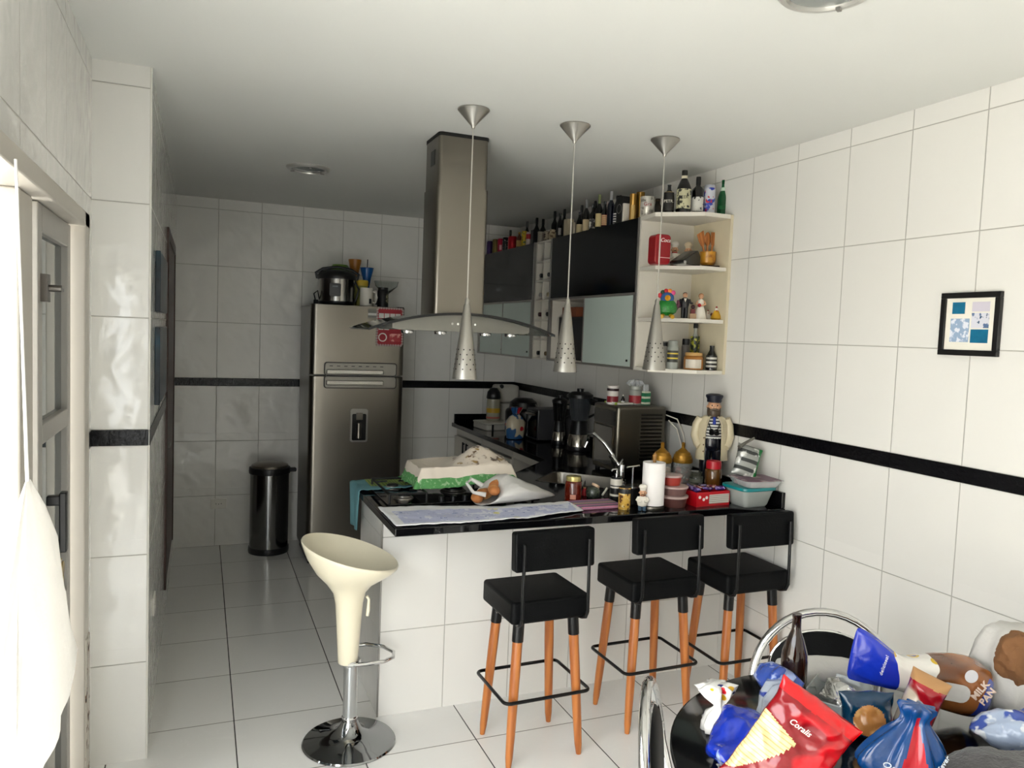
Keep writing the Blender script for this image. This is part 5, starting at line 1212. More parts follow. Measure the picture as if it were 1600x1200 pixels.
# chef figurine and paper towel
p = bar(1003, 798); figure('chef_figurine', 'white chef figurine with checked scarf standing before the paper towel roll', tuple(p), 0.130, chef_parts(m_porc, patt('checked_scarf', (120, 60, 40), [((230, 220, 200), 'voronoi', 60, .6, .1, 0)], rough=.5), ink((62, 84, 102)), hat=m_porc), -.45)
p = bar(1019, 795); m_ = mpp(p); t = thing('paper_towel_roll', 'white paper towel roll on a steel stand on the breakfast bar', 'paper towel', tuple(p))
B().lathe([(.058, 0), (.060, .004), (.058, .018), (.01, .022)], 30).build('stand', m_steel, t)
B().lathe([(.054, .023), (.0545, .228), (.02, .229), (.02, .023)], 36, close=True).build('roll', M('paper_white', (232, 228, 226), .9, bump=.15, bscale=60), t)
B().lathe([(.008, .02), (.008, .25), (.012, .262), (.001, .275)], 14).build('rod', ink((150, 110, 60)), t)
# biscuit jars with gold domes
def gold_jar(loc, label, fill):
    t = thing('biscuit_jar', label, 'jar', tuple(loc), 0, 'glass biscuit jars with golden domed lids')
    B().lathe([(.052, 0), (.056, .006), (.056, .125), (.052, .13), (.050, .13), (.052, .12), (.052, .01), (.001, .008)], 30, cap1=False).build('jar', G_CLEAR if fill is None else M('jar_clear', (210, 210, 204), .06, alpha=.35, var=0, coat=.4), t)
    B().lathe([(.049, .012), (.049, .10), (.02, .108), (.001, .108)], 22).build('contents', fill, t)
    B().lathe([(.056, .130), (.058, .138), (.056, .155), (.053, .157), (.050, .172), (.046, .174), (.040, .188), (.034, .190), (.018, .205), (.010, .212), (.010, .235), (.013, .240), (.001, .246)], 30).build('lid', M('gold_plastic', (176, 128, 44), .28, .5), t)
gold_jar((2.42, 3.62, ZK), 'biscuit jar with golden dome behind the paper towel roll', patt('biscuits', (166, 110, 40), [((200, 150, 70), 'noise', 40, .55, .05, 0)], rough=.6))
gold_jar((2.545, 3.60, ZK), 'biscuit jar with golden dome and red straws right of the paper towel roll', patt('red_straws', (90, 30, 34), [((196, 60, 60), 'noise', 40, .56, .04, 0), ((210, 200, 190), 'noise', 50, .62, .03, 2)], rough=.5))
# tubs
def tub(loc, r, h, label, col):
    t = thing('margarine_tub', label, 'tub', tuple(loc), 0, 'round plastic tubs stacked right of the paper towel')
    B().lathe([(r*.84, 0), (r*.97, h*.85)], 28).build('tub', M('tub_%d' % col[0], col, .3, trans=.2), t); B().lathe([(r, h*.80), (r*1.03, h*.84), (r*1.03, h), (r*.9, h+.002), (.001, h+.002)], 28).build('lid', M('tub_lid', (196, 170, 164), .3, trans=.2), t)
pt = bar(1051, 790)
tub(pt, .072, .055, 'lowest clear tub of the stack right of the paper towel', (96, 60, 56)); tub(pt+Vector((0, 0, .0575)), .070, .045, 'middle tub with grey lid of the stack right of the paper towel', (120, 90, 86)); tub(pt+Vector((-.01, .01, .105)), .052, .050, 'top tub with red label of the stack right of the paper towel', (176, 60, 50))
bv('preserve_jar', 'small open grey glass jar left of the red lidded pickle jar', 'jar', 0, 0, 22, 36, 'jar', M('grey_jar_glass', (92, 94, 82), .08, trans=.4, coat=.4), dp=(on(1087, 760, 'y', 3.36).x, 3.36), lab=ink((120, 122, 110)), labz=(.55, .7))
bv('pickle_jar', 'jar of brown pickles with red lid before the sailor statue', 'jar', 0, 0, 26, 56, 'jar', M('pickle_brown', (104, 66, 26), .08, trans=.3, coat=.4), dp=(on(1111, 760, 'y', 3.265).x+.01, 3.265), cap=M('red_lid', (170, 18, 34), .35), capz=(.82, 1.02), capr=.90)
simple_box('phone_charger', 'small black box with silver edge between the tubs and the grey jar', 'box', (2.46, 3.44, ZK), (.08, .06, .04), m_black, .006, .3)
# red chocolate box with wrapped sweets
q = bar(1108, 793); rb = thing('chocolate_box', 'open red chocolate box with white label on the breakfast bar', 'box', (2.375, 3.165, ZK), .06)
m_redbox = M('red_gloss_card', (186, 14, 28), .3, coat=.4)
b = B(); BW, BD, BH = .105, .075, .072
b.box(-BW, BW, -BD, -BD+.003, 0, BH).box(-BW, BW, BD-.003, BD, 0, BH).box(-BW, -BW+.003, -BD+.003, BD-.003, 0, BH).box(BW-.003, BW, -BD+.003, BD-.003, 0, BH).box(-BW+.003, BW-.003, -BD+.003, BD-.003, 0, .003)
b.build('box', m_redbox, rb)
B().box(-.025, BW-.004, -BD-.0012, -BD, .012, .058).build('label', patt('box_label', (206, 200, 190), [((120, 110, 100), 'wavez', 34, .86, .05, 0)], rough=.5), rb)
b = B()
for x, z in ((-.085, .048), (-.06, .036), (-.042, .044)): b.lathe([(.008, 0), (.008, .0012)], 12, mat=Matrix.Translation((x, -BD, z)) @ Matrix.Rotation(PI/2, 4, 'X'))
b.build('printed_dots', ink((236, 226, 220)), rb)
wr = [((70, 40, 110), (150, 130, 190)), ((40, 36, 60), (120, 110, 150)), ((120, 30, 40), (190, 150, 140))]
for i in range(7):
    x = -.075+.025*i; y = -.03+.035*((i*2) % 3); a, c_ = wr[i % 3]
    nm = ('leftmost', 'second', 'third', 'fourth', 'fifth', 'sixth', 'rightmost')[i]
    t = thing('wrapped_sweet', f'foil wrapped sweet, {nm} from the left in the red chocolate box', 'sweet', (2.375+x, 3.165+y, ZK+.0645), i*.7, 'wrapped sweets in the red box')
    pouch(.045, .05, .02, 14, 10, .004, i+3.0).build('wrapper', patt('wrapper_%d' % (i % 3), a, [(c_, 'noise', 50, .55, .04, 0)], rough=.25, metal=.3), t, rot=(-PI/2+.12, 0, 0), loc=(0, -.025, .012))
# teal lid food box, tray and snack bag
tl = thing('food_container', 'clear plastic food container with teal lid at the wall end of the bar', 'container', (2.585, 3.075, ZK), .05)
b = B(); b.loft([[(x*k, y*k, z) for x, y in rrect(.20, .17, .03)] for k, z in ((.70, 0), (.78, .012), (1, .088), (.97, .088), (.75, .014), (.67, .004))]); b.build('tub', M('milky_box', (190, 196, 192), .15, alpha=.62, var=0, coat=.3), tl)
B().loft([[(x*k, y*k, z) for x, y in rrect(.215, .185, .035)] for k, z in ((1, .086), (1.03, .09), (1.02, .102), (.93, .104))]).build('lid', M('teal_plastic', (10, 136, 140), .3, trans=.2), tl)
B().ball((0, 0, .03), .055, 14, 10, (1, .9, .4)).jitter(.008, 20, 3).build('contents', ink((186, 160, 140)), tl)
tr_ = thing('deli_tray', 'clear tray of sliced ham lying on the teal lidded container', 'tray', (2.60, 3.05, ZK+.1055), -.10)
B().loft([[(x*k, y*k, z) for x, y in rrect(.215, .19, .03)] for k, z in ((.80, 0), (.98, .03), (1.06, .032), (1.06, .034), (.95, .034), (.78, .003))]).build('tray', m_clearbox, tr_)
o = B().prism(rrect(.17, .14, .02), .006, .026).build('ham_slices', patt('ham', (150, 60, 76), [((206, 150, 150), 'noise', 22, .54, .05, 0), ((92, 50, 84), 'noise', 12, .6, .04, 5)], rough=.5), tr_)
B().prism(rrect(.205, .18, .02), .035, .0365).build('film_lid', patt('purple_label_film', (120, 76, 104), [((206, 190, 190), 'noise', 14, .55, .03, 2)], rough=.3, alpha=.75), tr_)
sn = thing('snack_bag', 'silver snack bag with green seal leaning on the deli tray', 'bag', (2.565, 3.10, ZK+.140), 0)
o = pouch(.13, .165, .055, seed=6, wr=.008, top=.3, bot=.25).build('bag', patt('silver_print', (150, 152, 148), [((58, 60, 60), 'wavez', 7, .62, .04, .2), ((226, 226, 222), 'noise', 18, .58, .03, 0)], rough=.3, metal=.25), sn, rot=orient((.86, -.42, -.28), (.25, .25, .93)))
o.data.materials.append(M('green_seal', (10, 112, 48), .35)); 
for p_ in o.data.polygons: p_.material_index = 1 if p_.center.x > .046 else 0
B().tube([(-.02, .02, .15), (.03, .03, .17), (.075, .02, .195)], [.010, .008, .006], 8).build('twisted_top', M('foil_dark', (120, 118, 110), .3, .6), sn)

# ---------------------------------------------------------------- sailor statue
S = thing('sailor_statue', 'bearded sailor statue in cream coat and striped shirt standing by the right wall', 'statue', (2.612, 3.43, ZK), -.52)
Hh = .53
def sc(b, h=Hh): bmesh.ops.scale(b.bm, vec=(h, h, h), verts=b.bm.verts); return b
m_navy = M('glazed_navy', (14, 16, 26), .25, coat=.3); m_coat = M('glazed_cream_coat', (206, 194, 164), .35, var=.08, coat=.2)
b = B()   # body: legs, hips, torso and neck as one surface
for s in (-1, 1): b.tube([(s*.060, 0, .46), (s*.068, -.005, .26), (s*.062, 0, .06)], [.066, .052, .046], 16)
b.lathe([(.02, .40), (.105, .43), (.115, .48), (.110, .53), (.112, .56)], 24, sy=.75); sc(b).build('trousers', m_navy, S, angle=60)
b = B(); b.lathe([(.108, .53), (.116, .58), (.122, .66), (.118, .73), (.085, .775), (.05, .79), (.045, .83)], 26, sy=.75); sc(b).build('shirt', patt('striped_shirt', (214, 214, 208), [((16, 20, 34), 'wavez', 19, .60, .06, 0)], rough=.35, bump=0), S, angle=60)
b = B(); rings = []
for z, r, op in ((.33, .165, .55), (.40, .158, .60), (.50, .150, .62), (.60, .150, .60), (.70, .148, .52), (.76, .125, .40), (.785, .085, .36)):
    ring = []
    n = 26
    for i in range(n):
        a = -PI/2+op+(2*PI-2*op)*i/(n-1); ring.append((r*1.02*math.cos(a), r*.80*math.sin(a), z))
    for i in range(n-1, -1, -1):
        a = -PI/2+op+(2*PI-2*op)*i/(n-1); ring.append(((r-.016)*1.02*math.cos(a), (r-.016)*.80*math.sin(a), z))
    rings.append(ring)
b.loft(rings)
for s in (-1, 1): b.tube([(s*.125, .0, .755), (s*.160, .01, .68), (s*.176, .0, .57), (s*.155, -.04, .49), (s*.130, -.065, .465)], [.046, .050, .046, .040, .036], 14)
sc(b).build('coat', m_coat, S, angle=60)
b = B()
for s in (-1, 1): b.tube([(s*.05, -.10, .775), (s*.075, -.122, .70), (s*.085, -.125, .63)], [.022, .026, .006], 8, flat=.4)
sc(b).build('lapel', m_coat, S, angle=60)
b = B()
for z in (.42, .49, .56): b.ball((-.098, -.112, z), .008, 8, 6)
sc(b).build('coat_button', ink((110, 84, 60)), S)
b = B(); b.ball((0, -.005, .875), .070, 20, 14, (.95, .98, 1.15)).ball((0, -.075, .873), .016, 10, 8, (1, 1, 1.3)).ball((-.068, 0, .875), .014, 8, 6, (.6, 1, 1.3)).ball((.068, 0, .875), .014, 8, 6, (.6, 1, 1.3)); sc(b).build('head', SKIN, S, angle=80)
b = B(); face(b, .885, .068); sc(b).build('eyes', m_eye, S)
b = B(); b.lathe([(.03, .735), (.058, .765), (.070, .80), (.072, .835), (.070, .87)], 22, (0, -.012, 0), sx=.98, sy=.92).tube([(-.045, -.068, .845), (0, -.078, .858), (.045, -.068, .845)], [.010, .016, .010], 8)
for v in b.bm.verts:
    if v.co.z > .84 and abs(v.co.x) < .048 and v.co.y < -.03 and v.co.y > -.079: v.co.z = .842
sc(b).build('beard', ink((78, 64, 50)), S, angle=60)
b = B(); b.lathe([(.072, .925), (.075, .935), (.074, .955), (.090, .985), (.086, 1.0), (.05, 1.012), (.001, 1.014)], 26, sy=1.0).prism(arc(0, -.03, .062, PI, 2*PI, 12), .925, .934); sc(b).build('cap', M('navy_cap', (20, 24, 40), .5), S, angle=50)
b = B(); b.lathe([(.058, .768), (.066, .78), (.056, .792)], 20, sy=.8).tube([(0, -.085, .775), (0, -.098, .74), (.0, -.095, .705)], [.016, .014, .018], 8); sc(b).build('neckerchief', ink((20, 50, 150)), S, angle=60)
b = B()
for s in (-1, 1): b.tube([(s*.055, -.05, .785), (s*.06, -.10, .72), (s*.035, -.112, .655)], .0055, 6); b.cyl((s*.026, -.098, .64), (s*.026, -.135, .61), .022, .026, 14)
b.box(-.02, .02, -.122, -.098, .615, .64); sc(b).build('binoculars', m_black, S, angle=50)
b = B()
for s in (-1, 1): b.ball((s*.065, -.03, .035), .045, 12, 8, (.9, 1.6, .75))
sc(b).build('boots', m_black, S)
B().prism(rrect(.17, .13, .03), 0, .014).build('plinth', m_black, S, bevel=.003)
# ---------------------------------------------------------------- dining table and chairs
TZ = .76; TC = Vector((1.651, 1.307)); TR = .588
tb = thing('dining_table', 'round black glass dining table crowded with bags and packages', 'table', (TC.x, TC.y, 0))
B().lathe([(TR-.006, TZ-.012), (TR, TZ-.009), (TR, TZ-.003), (TR-.006, TZ)], 96).build('tabletop', M('black_table_glass', (12, 13, 14), .10, coat=.3), tb)
B().lathe([(.26, 0), (.265, .008), (.24, .02), (.05, .045), (.036, .07), (.036, TZ-.06), (.12, TZ-.02), (.12, TZ-.0125)], 40).build('pedestal', m_chrome, tb)
def chrome_chair(loc, rz, label):
    t = thing('chrome_chair', label, 'chair', loc, rz, 'chrome dining chairs with black pads')
    B().lathe([(.19, .44), (.205, .45), (.205, .475), (.19, .49), (.001, .495)], 36).build('seat', m_leather, t)
    hoop = [(-.17, .16, .42)] + [(-.246*math.cos(a), .20, .60+.265*math.sin(a)) for a in [i*PI/22 for i in range(23)]] + [(.17, .16, .42)]
    hoop = [(x, y+.06*max(0, (z-.45))/.43, z) for x, y, z in hoop]
    B().tube(hoop, .0155, 14).build('back_hoop', m_chrome, t)
    m_ = Matrix.Translation((0, .228, .665)) @ Matrix.Rotation(PI/2-.13, 4, 'X')
    b = B(); b.lathe([(.001, -.014), (.17, -.014), (.186, -.006), (.186, .006), (.17, .014), (.001, .014)], 40, sy=.72, mat=m_, cap0=False, cap1=False); b.build('back_pad', m_leather, t)
    b = B(); b.tube([Vector((.19*math.cos(a), .19*math.sin(a)*.72, 0)) for a in [2*PI*i/40 for i in range(40)]], .006, 8, closed=True)
    bmesh.ops.transform(b.bm, matrix=m_, verts=b.bm.verts); b.build('pad_rim', m_chrome, t)
    for s in (-1, 1): B().tube([(s*.185, .226, .665), (s*.243, .222, .66)], .008, 8).build('pad_bracket', m_chrome, t)
    for s in (-1, 1):
        B().tube([(s*.13, -.12, .445), (s*.17, -.17, .30), (s*.19, -.19, .0)], .012, 10).build('leg', m_chrome, t)
        B().tube([(s*.17, .16, .42), (s*.18, .18, .25), (s*.19, .20, .0)], .012, 10).build('leg', m_chrome, t)
    B().tube([(x, y, .43) for x, y in arc(0, 0, .175, 0, 2*PI*39/40, 40)], .010, 8, closed=True).build('seat_ring', m_chrome, t)
    return t
chrome_chair((1.955, 1.815, 0), -.535, 'chrome chair with black oval back pad behind the round table')
chrome_chair((1.345, 1.565, 0), .93, 'chrome chair seen edge on at the left of the round table')
TK = TZ+.0006
def tp(u, v): p = on(u, v, 'z', TZ); p.z = TK; return p
# beer bottle
p = Vector((1.60, 1.665, TK))
vessel('beer_bottle', 'empty brown glass beer bottle standing on the round table', 'bottle', p, .037, .285, 'stout', M('amber_glass', (44, 20, 8), .05, trans=.6, coat=.5))
# red biscuit bag
m_redfoil = patt('red_biscuit_foil', (122, 8, 18), [((190, 16, 28), 'noise', 5, .60, .02, 2)], rough=.22, coat=.4, bump=.3)
rb_ = thing('biscuit_bag', 'dark red biscuit bag with bright red seal and cream panel on the table front', 'bag', (1.139, 1.271, TK+.060), 0, rot=orient((.70, -.46, -.54), (.52, -.10, .84))); rb_.scale = (.945, .945, .945)
bag = pouch(.215, .27, .07, 120, 110, .012, 11, top=.16, bot=.12); bo_ = bag.build('bag', m_redfoil, rb_, angle=70)
bo_.data.materials.append(M('bright_red_seal', (206, 14, 22), .22, coat=.4)); bo_.data.materials.append(patt('cream_panel', (226, 208, 146), [((176, 150, 96), 'wavez', 30, .86, .06, 0)], rough=.3, coat=.3)); bo_.data.materials.append(patt('nutrition_panel', (206, 204, 200), [((110, 110, 110), 'wavez', 30, .75, .06, 0)], rough=.3))
for p_ in bo_.data.polygons:
    c_ = p_.center
    p_.material_index = 1 if c_.z > .240 else (2 if (c_.y < 0 and .02 < c_.z < .182-.25*(c_.x+.10) and c_.x < -.105+.105*max(0, (c_.z-.02)/.16)**.7) else (3 if (c_.y < 0 and c_.x > .02 and c_.z < .07) else 0))
text('Coralis', .019, ink((238, 226, 220)), bo_, (-.028, -.043, .196), (PI/2, 0, 0), 'lettering', .0008, shear=.3)
# white spotted sweet bag
sp = thing('sweet_bag', 'small twisted white bag with red yellow and blue dots at the left of the table', 'bag', (1.325, 1.62, TK), -.3); sp.scale = (.95, .95, .78)
m_spot = patt('spotted_film', (222, 220, 216), [((206, 26, 40), 'voronoi', 17, .80, .02, 1), ((214, 168, 30), 'voronoi', 15, .82, .02, 7), ((30, 40, 110), 'voronoi', 19, .84, .02, 13)], rough=.25, coat=.3)
o = sack([(.035, 0, .05), (.058, .012, .06), (.060, .04, .08), (.045, .065, .12), (.018, .085, .2), (.014, .093, .22), (.035, .125, .25), (.048, .155, .25), (.030, .165, .2)], seed=9, wr=.22, fold=7); o.build('bag', m_spot, sp, angle=80, rot=(-.15, -.12, 0))
# clear bread bag with blue print
cb = thing('bread_wrapper', 'crumpled clear bread bag with blue print beside the beer bottle', 'bag', (1.455, 1.585, TK+.008), .4); cb.scale = (.95, .95, .68)
o = sack([(.03, 0, .05), (.05, .01, .05), (.065, .06, .08), (.070, .12, .10), (.055, .17, .14), (.02, .185, .2)], seed=21, wr=.22, fold=8, sy=.8); o.build('bag', patt('clear_blue_film', (196, 204, 212), [((30, 60, 170), 'noise', 13, .60, .02, 4)], rough=.12, coat=.4, alpha=.62, bump=.7, bscale=30), cb, angle=80, rot=(.1, .25, 0))
o = sack([(.02, 0, .1), (.05, .02, .12), (.06, .07, .15), (.05, .10, .2), (.02, .11, .2)], seed=23, wr=.3, fold=7); o.build('printed_end', patt('blue_shard_film', (52, 84, 176), [((160, 176, 220), 'noise', 20, .55, .02, 0)], rough=.15, coat=.4, bump=.7, bscale=30, alpha=.85), cb, angle=80, loc=(.065, .05, .10), rot=(.3, .7, 0))
# big blue crumpled bag
bb = thing('blue_bag', 'crumpled bright blue plastic bag at the near left edge of the table', 'bag', (1.285, 1.475, TK), 0)
o = B().ball((0, 0, .058), .085, 40, 26, (1.25, 1.0, .66)).jitter(.035, 11, 3).jitter(.012, 30, 5)
for v in o.bm.verts: v.co.z = max(v.co.z, .0)
o.build('bag', patt('royal_blue_film', (14, 44, 160), [((150, 170, 214), 'noise', 12, .66, .02, 2), ((206, 40, 50), 'noise', 9, .70, .02, 6)], rough=.18, coat=.4, bump=.6, bscale=28), bb, angle=80)
# thin wire
wv = thing('twist_wire', 'tangled grey twist wire lying at the near left edge of the table', 'wire', (1.215, 1.45, TK), 0)
B().tube([(.035*math.cos(i*.55)+.012*math.sin(i*1.7), .028*math.sin(i*.55)+.01*math.cos(i*2.1), .004+.006*(1+math.sin(i*1.3))) for i in range(34)], .0018, 6).build('wire', ink((150, 148, 142)), wv)
# clear tray with foil
ct = thing('foil_tray', 'clear plastic tray holding crumpled foil on the table behind the red bag', 'tray', (1.735, 1.625, TK), .55)
B().loft([[(x*k, y*k, z) for x, y in rrect(.22, .15, .04)] for k, z in ((.82, 0), (1, .055), (1.05, .057), (1.0, .059), (.80, .004))]).build('tray', m_clearbox, ct)
B().ball((0, 0, .035), .065, 26, 18, (1.25, .9, .55)).jitter(.03, 22, 1).build('foil', M('crumpled_foil', (190, 190, 188), .22, .9, bump=.8, bscale=40), ct, smooth=False)
# white folded carrier roll
wrl = thing('white_bag', 'rolled white plastic bag behind the clear tray on the table', 'bag', (1.80, 1.765, TK), -.30)
B().loft([[(x, .052*math.cos(a)*k*(1+.12*noise.noise(Vector((x*20, a, 1)))), .045+.043*math.sin(a)*k*(1+.12*noise.noise(Vector((x*20, a*2, 5))))) for a in [2*PI*i/22 for i in range(22)]] for x, k in ((-.135, .35), (-.125, .8), (-.08, 1), (0, 1.02), (.08, .95), (.12, .7), (.135, .3))]).build('bag', m_bagw, wrl, angle=80)
# big sliced bread bag: blue tail, white dotted middle, brown loaf
lf = thing('bread_loaf', 'large bagged loaf with blue tail, dotted white middle and brown loaf end', 'bread', (1.940, 1.535, TK+.032), 0, rot=(0, .14, -.44)); lf.scale = (.90, .95, .92)
def loaf_mat():
    m = patt('loaf_film', (150, 92, 48), [((96, 54, 26), 'noise', 7, .56, .06, 3)], rough=.22, coat=.4, bump=.35, bscale=22)
    nt = m.node_tree; b_ = nt.nodes['Principled BSDF']; base = b_.inputs['Base Color'].links[0].from_socket
    tc = nt.nodes.new('ShaderNodeTexCoord'); sp_ = nt.nodes.new('ShaderNodeSeparateXYZ'); nt.links.new(tc.outputs['Object'], sp_.inputs[0])
    nz = nt.nodes.new('ShaderNodeTexNoise'); nz.inputs['Scale'].default_value = 9; nt.links.new(tc.outputs['Object'], nz.inputs['Vector'])
    X = mathn(nt, 'ADD', sp_.outputs[0], mathn(nt, 'MULTIPLY', mathn(nt, 'SUBTRACT', nz.outputs['Fac'], .5), .10))
    cur = base
    vo = nt.nodes.new('ShaderNodeTexVoronoi'); vo.inputs['Scale'].default_value = 16; nt.links.new(tc.outputs['Object'], vo.inputs['Vector'])
    for colr, cond in (((222, 218, 210), mathn(nt, 'LESS_THAN', X, .0)), ((206, 168, 40), mathn(nt, 'MULTIPLY', mathn(nt, 'LESS_THAN', X, .0), mathn(nt, 'LESS_THAN', vo.outputs['Distance'], .30))), ((34, 50, 130), mathn(nt, 'MULTIPLY', mathn(nt, 'LESS_THAN', X, .0), mathn(nt, 'LESS_THAN', vo.outputs['Distance'], .17))),
                       ((20, 48, 176), mathn(nt, 'LESS_THAN', X, -.095)), ((40, 60, 150), mathn(nt, 'MULTIPLY', mathn(nt, 'GREATER_THAN', X, .160), mathn(nt, 'GREATER_THAN', nz.outputs['Fac'], .5)))):
        mx = nt.nodes.new('ShaderNodeMix'); mx.data_type = 'RGBA'; nt.links.new(cond, mx.inputs[0]); nt.links.new(cur, mx.inputs[6]); mx.inputs[7].default_value = lin(colr); cur = mx.outputs[2]
    nt.links.new(cur, b_.inputs['Base Color']); return m
m_loaf = loaf_mat()
rings = []
for x, hw, hh in ((-.235, .005, .082), (-.22, .014, .084), (-.17, .034, .078), (-.11, .046, .060), (-.06, .045, .048), (-.02, .058, .060), (.04, .074, .078), (.12, .080, .086), (.165, .078, .084), (.195, .06, .068), (.21, .03, .04)):
    ring = []
    for i in range(90):
        a = 2*PI*i/90; cx_ = math.copysign(abs(math.cos(a))**.7, math.cos(a)); cz_ = math.copysign(abs(math.sin(a))**.7, math.sin(a))
        q = 1+.10*noise.noise(Vector((x*16, math.cos(a)*2, math.sin(a)*2)))
        ring.append((x, hw*cx_*q, .085+hh*cz_*q+.035*max(0, min(1, (-.1-x)/.1))))
    rings.append(ring)
b = B(); b.loft(rings); lfo = b.build('bag', m_loaf, lf, angle=70, sub=2)
text('delicioso!', .017, ink((236, 236, 240)), lfo, (-.150, -.052, .115), (PI/2, -PI/2+.15, .25), 'lettering', .0008, shear=.2)
text('MILK\nPAN', .030, ink((230, 206, 190)), lfo, (.148, -.0845, .10), (PI/2, -PI/2+.5, 0), 'lettering', .0008, bold=.001)
B().lathe([(.020, 0), (.020, .001), (.001, .001)], 28, cap1=False, mat=Matrix.Translation((.10, -.083, .145)) @ Matrix.Rotation(PI/2, 4, 'X')).build('round_label', ink((214, 212, 214)), lfo)
B().prism(rrect(.10, .055, .025), 0, .001, Matrix.Translation((.06, -.0815, .085)) @ Matrix.Rotation(PI/2, 4, 'X')).build('white_patch', ink((206, 204, 200)), lfo)
# white carrier bag with paper bag inside
wb = thing('carrier_bag', 'white carrier bag holding a brown paper bag at the right end of the table', 'bag', (2.225, 1.455, TK), 0)
o = sack([(.045, 0, .03), (.075, .012, .04), (.095, .07, .05), (.095, .14, .05), (.085, .20, .06), (.065, .24, .08), (.050, .255, .1)], seed=31, wr=.16, fold=6); 
o2 = o.build('bag', m_bagw, wb, angle=80)
B().ball((-.052, -.050, .185), .062, 40, 28, (1.1, .8, 1.2)).jitter(.016, 22, 4).jitter(.006, 60, 2).build('paper_bag', M('brown_paper', (120, 82, 50), .85, bump=.4, bscale=40), wb, angle=25)
# blue printed bag with red flash, gathered at the top
bl = thing('snack_pouch', 'blue gathered snack bag with red wedge and white lettering at the table front', 'bag', (1.605, 1.295, TK+.013), 0, rot=(.10, .12, -.5))
bo2 = sack([(.085, 0, .03), (.110, .008, .03), (.108, .035, .04), (.088, .075, .06), (.058, .115, .09), (.026, .148, .16), (.030, .165, .20), (.050, .195, .26)], n=140, seed=17, wr=.13, fold=8, sy=.62)
for v in bo2.bm.verts: v.co += v.co.normalized()*.006*(abs(noise.noise(v.co*34))-.3)
bo2 = bo2.build('bag', patt('petrol_blue_film', (8, 66, 128), [((4, 40, 90), 'noise', 8, .58, .05, 0)], rough=.2, coat=.4, bump=.3), bl, angle=70, sub=1)
bo2.data.materials.append(M('flash_red', (190, 20, 38), .22, coat=.4))
for p_ in bo2.data.polygons:
    c_ = p_.center; p_.material_index = 1 if (c_.y < 0 and abs(c_.x+.002) < .034*(1-(c_.z-.03)/.13)+.003 and c_.z > .03) else 0
text('Tever', .018, ink((226, 232, 240)), bo2, (.055, -.062, .085), (PI/2-.2, -1.2, .35), 'lettering', .0008, shear=.25)
text('7U', .022, ink((236, 226, 226)), bo2, (0, -.072, .050), (PI/2, 0, 0), 'lettering', .0008, shear=.3)
text('Ole', .022, ink((226, 232, 240)), bo2, (-.060, -.060, .05), (PI/2, .4, -.35), 'lettering', .0008, shear=.3)
# smaller pouch with window behind
bs = thing('bun_packet', 'small dark teal packet with clear window showing buns behind the blue pouch', 'packet', (1.690, 1.475, TK), 0, rot=orient((.8, -.55, .1), (-.25, .1, .95)))
bo3 = pouch(.14, .13, .07, 90, 80, .010, 23, top=.3, bot=.2).build('packet', M('dark_teal_film', (6, 48, 76), .2, coat=.4, bump=.3), bs, angle=70)
bo3.data.materials.append(patt('bun_window', (176, 120, 66), [((216, 170, 110), 'noise', 22, .55, .06, 0)], rough=.15, coat=.5))
for p_ in bo3.data.polygons:
    c_ = p_.center; p_.material_index = 1 if (c_.y < 0 and math.hypot(c_.x/.04, (c_.z-.065)/.042) < 1) else 0
# red sandwich bread pack
sbp = thing('sliced_bread', 'red wrapped pack of sliced bread standing between blue pouch and large loaf', 'bread', (1.795, 1.44, TK+.004), 0, rot=orient((.55, -.80, -.28), (.30, -.12, .94)))
bo4 = pouch(.10, .18, .10, 80, 80, .008, 29, top=.25, bot=.12).build('wrapper', patt('red_bread_film', (160, 14, 30), [((206, 190, 170), 'noise', 7, .60, .02, 5)], rough=.22, coat=.4), sbp, angle=70)
bo4.data.materials.append(M('toast_brown', (186, 140, 92), .6))
for p_ in bo4.data.polygons: p_.material_index = 1 if p_.center.z > .155 else 0
# pale blue printed film on the right
bf = thing('ice_blue_film', 'pale blue patterned plastic bag at the right edge of the table', 'bag', (2.02, 1.30, TK), -.5)
B().ball((0, 0, .05), .075, 34, 22, (1.2, .9, .72)).jitter(.03, 13, 8).jitter(.010, 34, 2).build('bag', patt('ice_blue_print', (176, 190, 214), [((56, 84, 170), 'noise', 14, .57, .02, 2), ((226, 230, 236), 'noise', 26, .6, .02, 5)], rough=.2, coat=.4, bump=.5, bscale=26), bf, angle=80)
for o_ in bf.children:
    for v in o_.data.vertices: v.co.z = max(v.co.z, 0)
# grey jacket with fleece collar
jk = thing('grey_jacket', 'dark grey jacket with cream fleece collar lying on the near right of the table', 'jacket', (1.80, 1.13, TK), -.45)
b = B().ball((0, 0, .045), .12, 44, 28, (1.45, .95, .60)).jitter(.022, 8, 5).jitter(.005, 40, 2)
for v in b.bm.verts: v.co.z = max(v.co.z, 0)
b.build('cloth', M('grey_wool', (64, 62, 62), .95, var=.15, vscale=60, bump=.5, bscale=140, sheen=.3), jk, angle=80)
B().tube([(.06, -.12, .055), (.10, -.06, .105), (.12, .02, .115), (.13, .08, .09)], [.018, .026, .026, .02], 14).jitter(.008, 60, 3).build('collar', M('cream_fleece', (196, 176, 142), .95, bump=.8, bscale=180, sheen=.3), jk, angle=80)
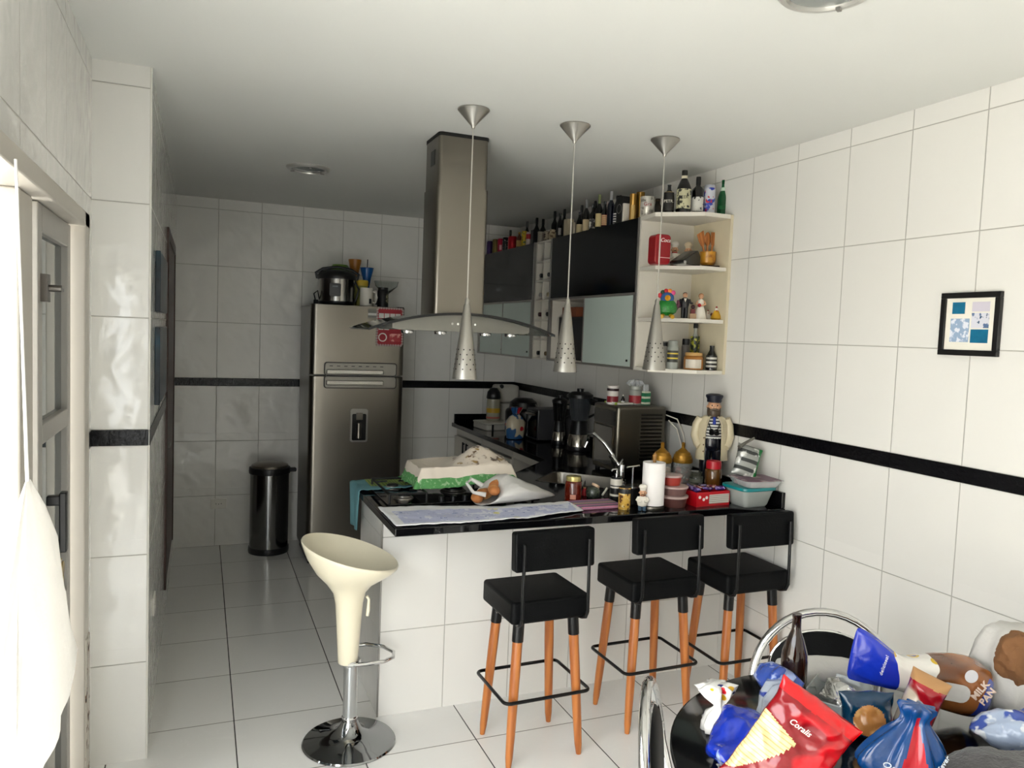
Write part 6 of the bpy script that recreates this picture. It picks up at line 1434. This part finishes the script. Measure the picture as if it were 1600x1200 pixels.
# ---------------------------------------------------------------- plastic bag hanging in the doorway
hb = thing('hanging_bag', 'large white plastic bag hanging in the open patio doorway', 'bag', (-.345, 1.90, 0), 0)
prof = [(.30, .885, .05), (.40, .89, .05), (.43, .93, .04), (.405, 1.02, .04), (.33, 1.15, .05), (.235, 1.28, .06), (.13, 1.38, .08), (.06, 1.43, .10), (.02, 1.46, .12)]
o = sack(prof, n=70, seed=41, wr=.12, fold=11, sx=.15, sy=1.0)
m_thin = M('thin_white_film', (246, 244, 240), .4, var=.03, bump=.35, bscale=26); nt_ = m_thin.node_tree
tl_ = nt_.nodes.new('ShaderNodeBsdfTranslucent'); tl_.inputs['Color'].default_value = lin((248, 246, 242)); ms_ = nt_.nodes.new('ShaderNodeMixShader'); ms_.inputs[0].default_value = .3
nt_.links.new(nt_.nodes['Principled BSDF'].outputs[0], ms_.inputs[1]); nt_.links.new(tl_.outputs[0], ms_.inputs[2]); nt_.links.new(ms_.outputs[0], nt_.nodes['Material Output'].inputs['Surface'])
o.build('bag', m_thin, hb, angle=80)
B().tube([(0, 0, 1.44), (-.01, .0, 1.80), (-.02, .0, 2.144)], [.004, .003, .003], 8).build('handle', m_bagw, hb)
# ---------------------------------------------------------------- daylight and camera
w = bpy.data.worlds.new('overcast_sky'); SC.world = w; w.use_nodes = True
bg = w.node_tree.nodes['Background']
bg.inputs['Color'].default_value = (0.935, 0.975, 1.0, 1); bg.inputs['Strength'].default_value = 8.2
def portal(name, loc, rot, sx, sy):
    l = bpy.data.lights.new(name, 'AREA'); l.shape = 'RECTANGLE'; l.size = sx; l.size_y = sy
    l.cycles.is_portal = True
    o = bpy.data.objects.new(name, l); COL.objects.link(o); o.location = loc; o.rotation_euler = rot
portal('doorway_sky_portal', (-0.58, (DY0+DY1)/2, DZ/2), (0, -PI/2, 0), DZ, DY1-DY0)
sl = bpy.data.lights.new('sun', 'SUN'); sl.energy = 10; sl.angle = 0.02; sl.color = (1.0, 0.985, 0.95)
so_ = bpy.data.objects.new('sun', sl); COL.objects.link(so_); so_.rotation_euler = Vector((-0.55, -0.20, -0.80)).to_track_quat('-Z', 'Y').to_euler()
cam = bpy.data.cameras.new('camera'); cam.sensor_width = 36; cam.lens = 36*F_PX/1600; cam.clip_start = 0.02
co = bpy.data.objects.new('camera', cam); COL.objects.link(co)
co.matrix_world = Matrix.Translation(CAM) @ Matrix((RT, UP, -_fw)).transposed().to_4x4()
SC.camera = co
SC.view_settings.view_transform = 'Standard'; SC.view_settings.look = 'None'; SC.view_settings.gamma = 1; SC.view_settings.use_curve_mapping = False
SC.view_settings.exposure = 0.05
SC.cycles.use_denoising = True
SC.cycles.max_bounces = 10; SC.cycles.diffuse_bounces = 5; SC.cycles.glossy_bounces = 4; SC.cycles.transmission_bounces = 8; SC.cycles.transparent_max_bounces = 12
SC.cycles.sample_clamp_indirect = 8; SC.cycles.caustics_reflective = False; SC.cycles.caustics_refractive = False
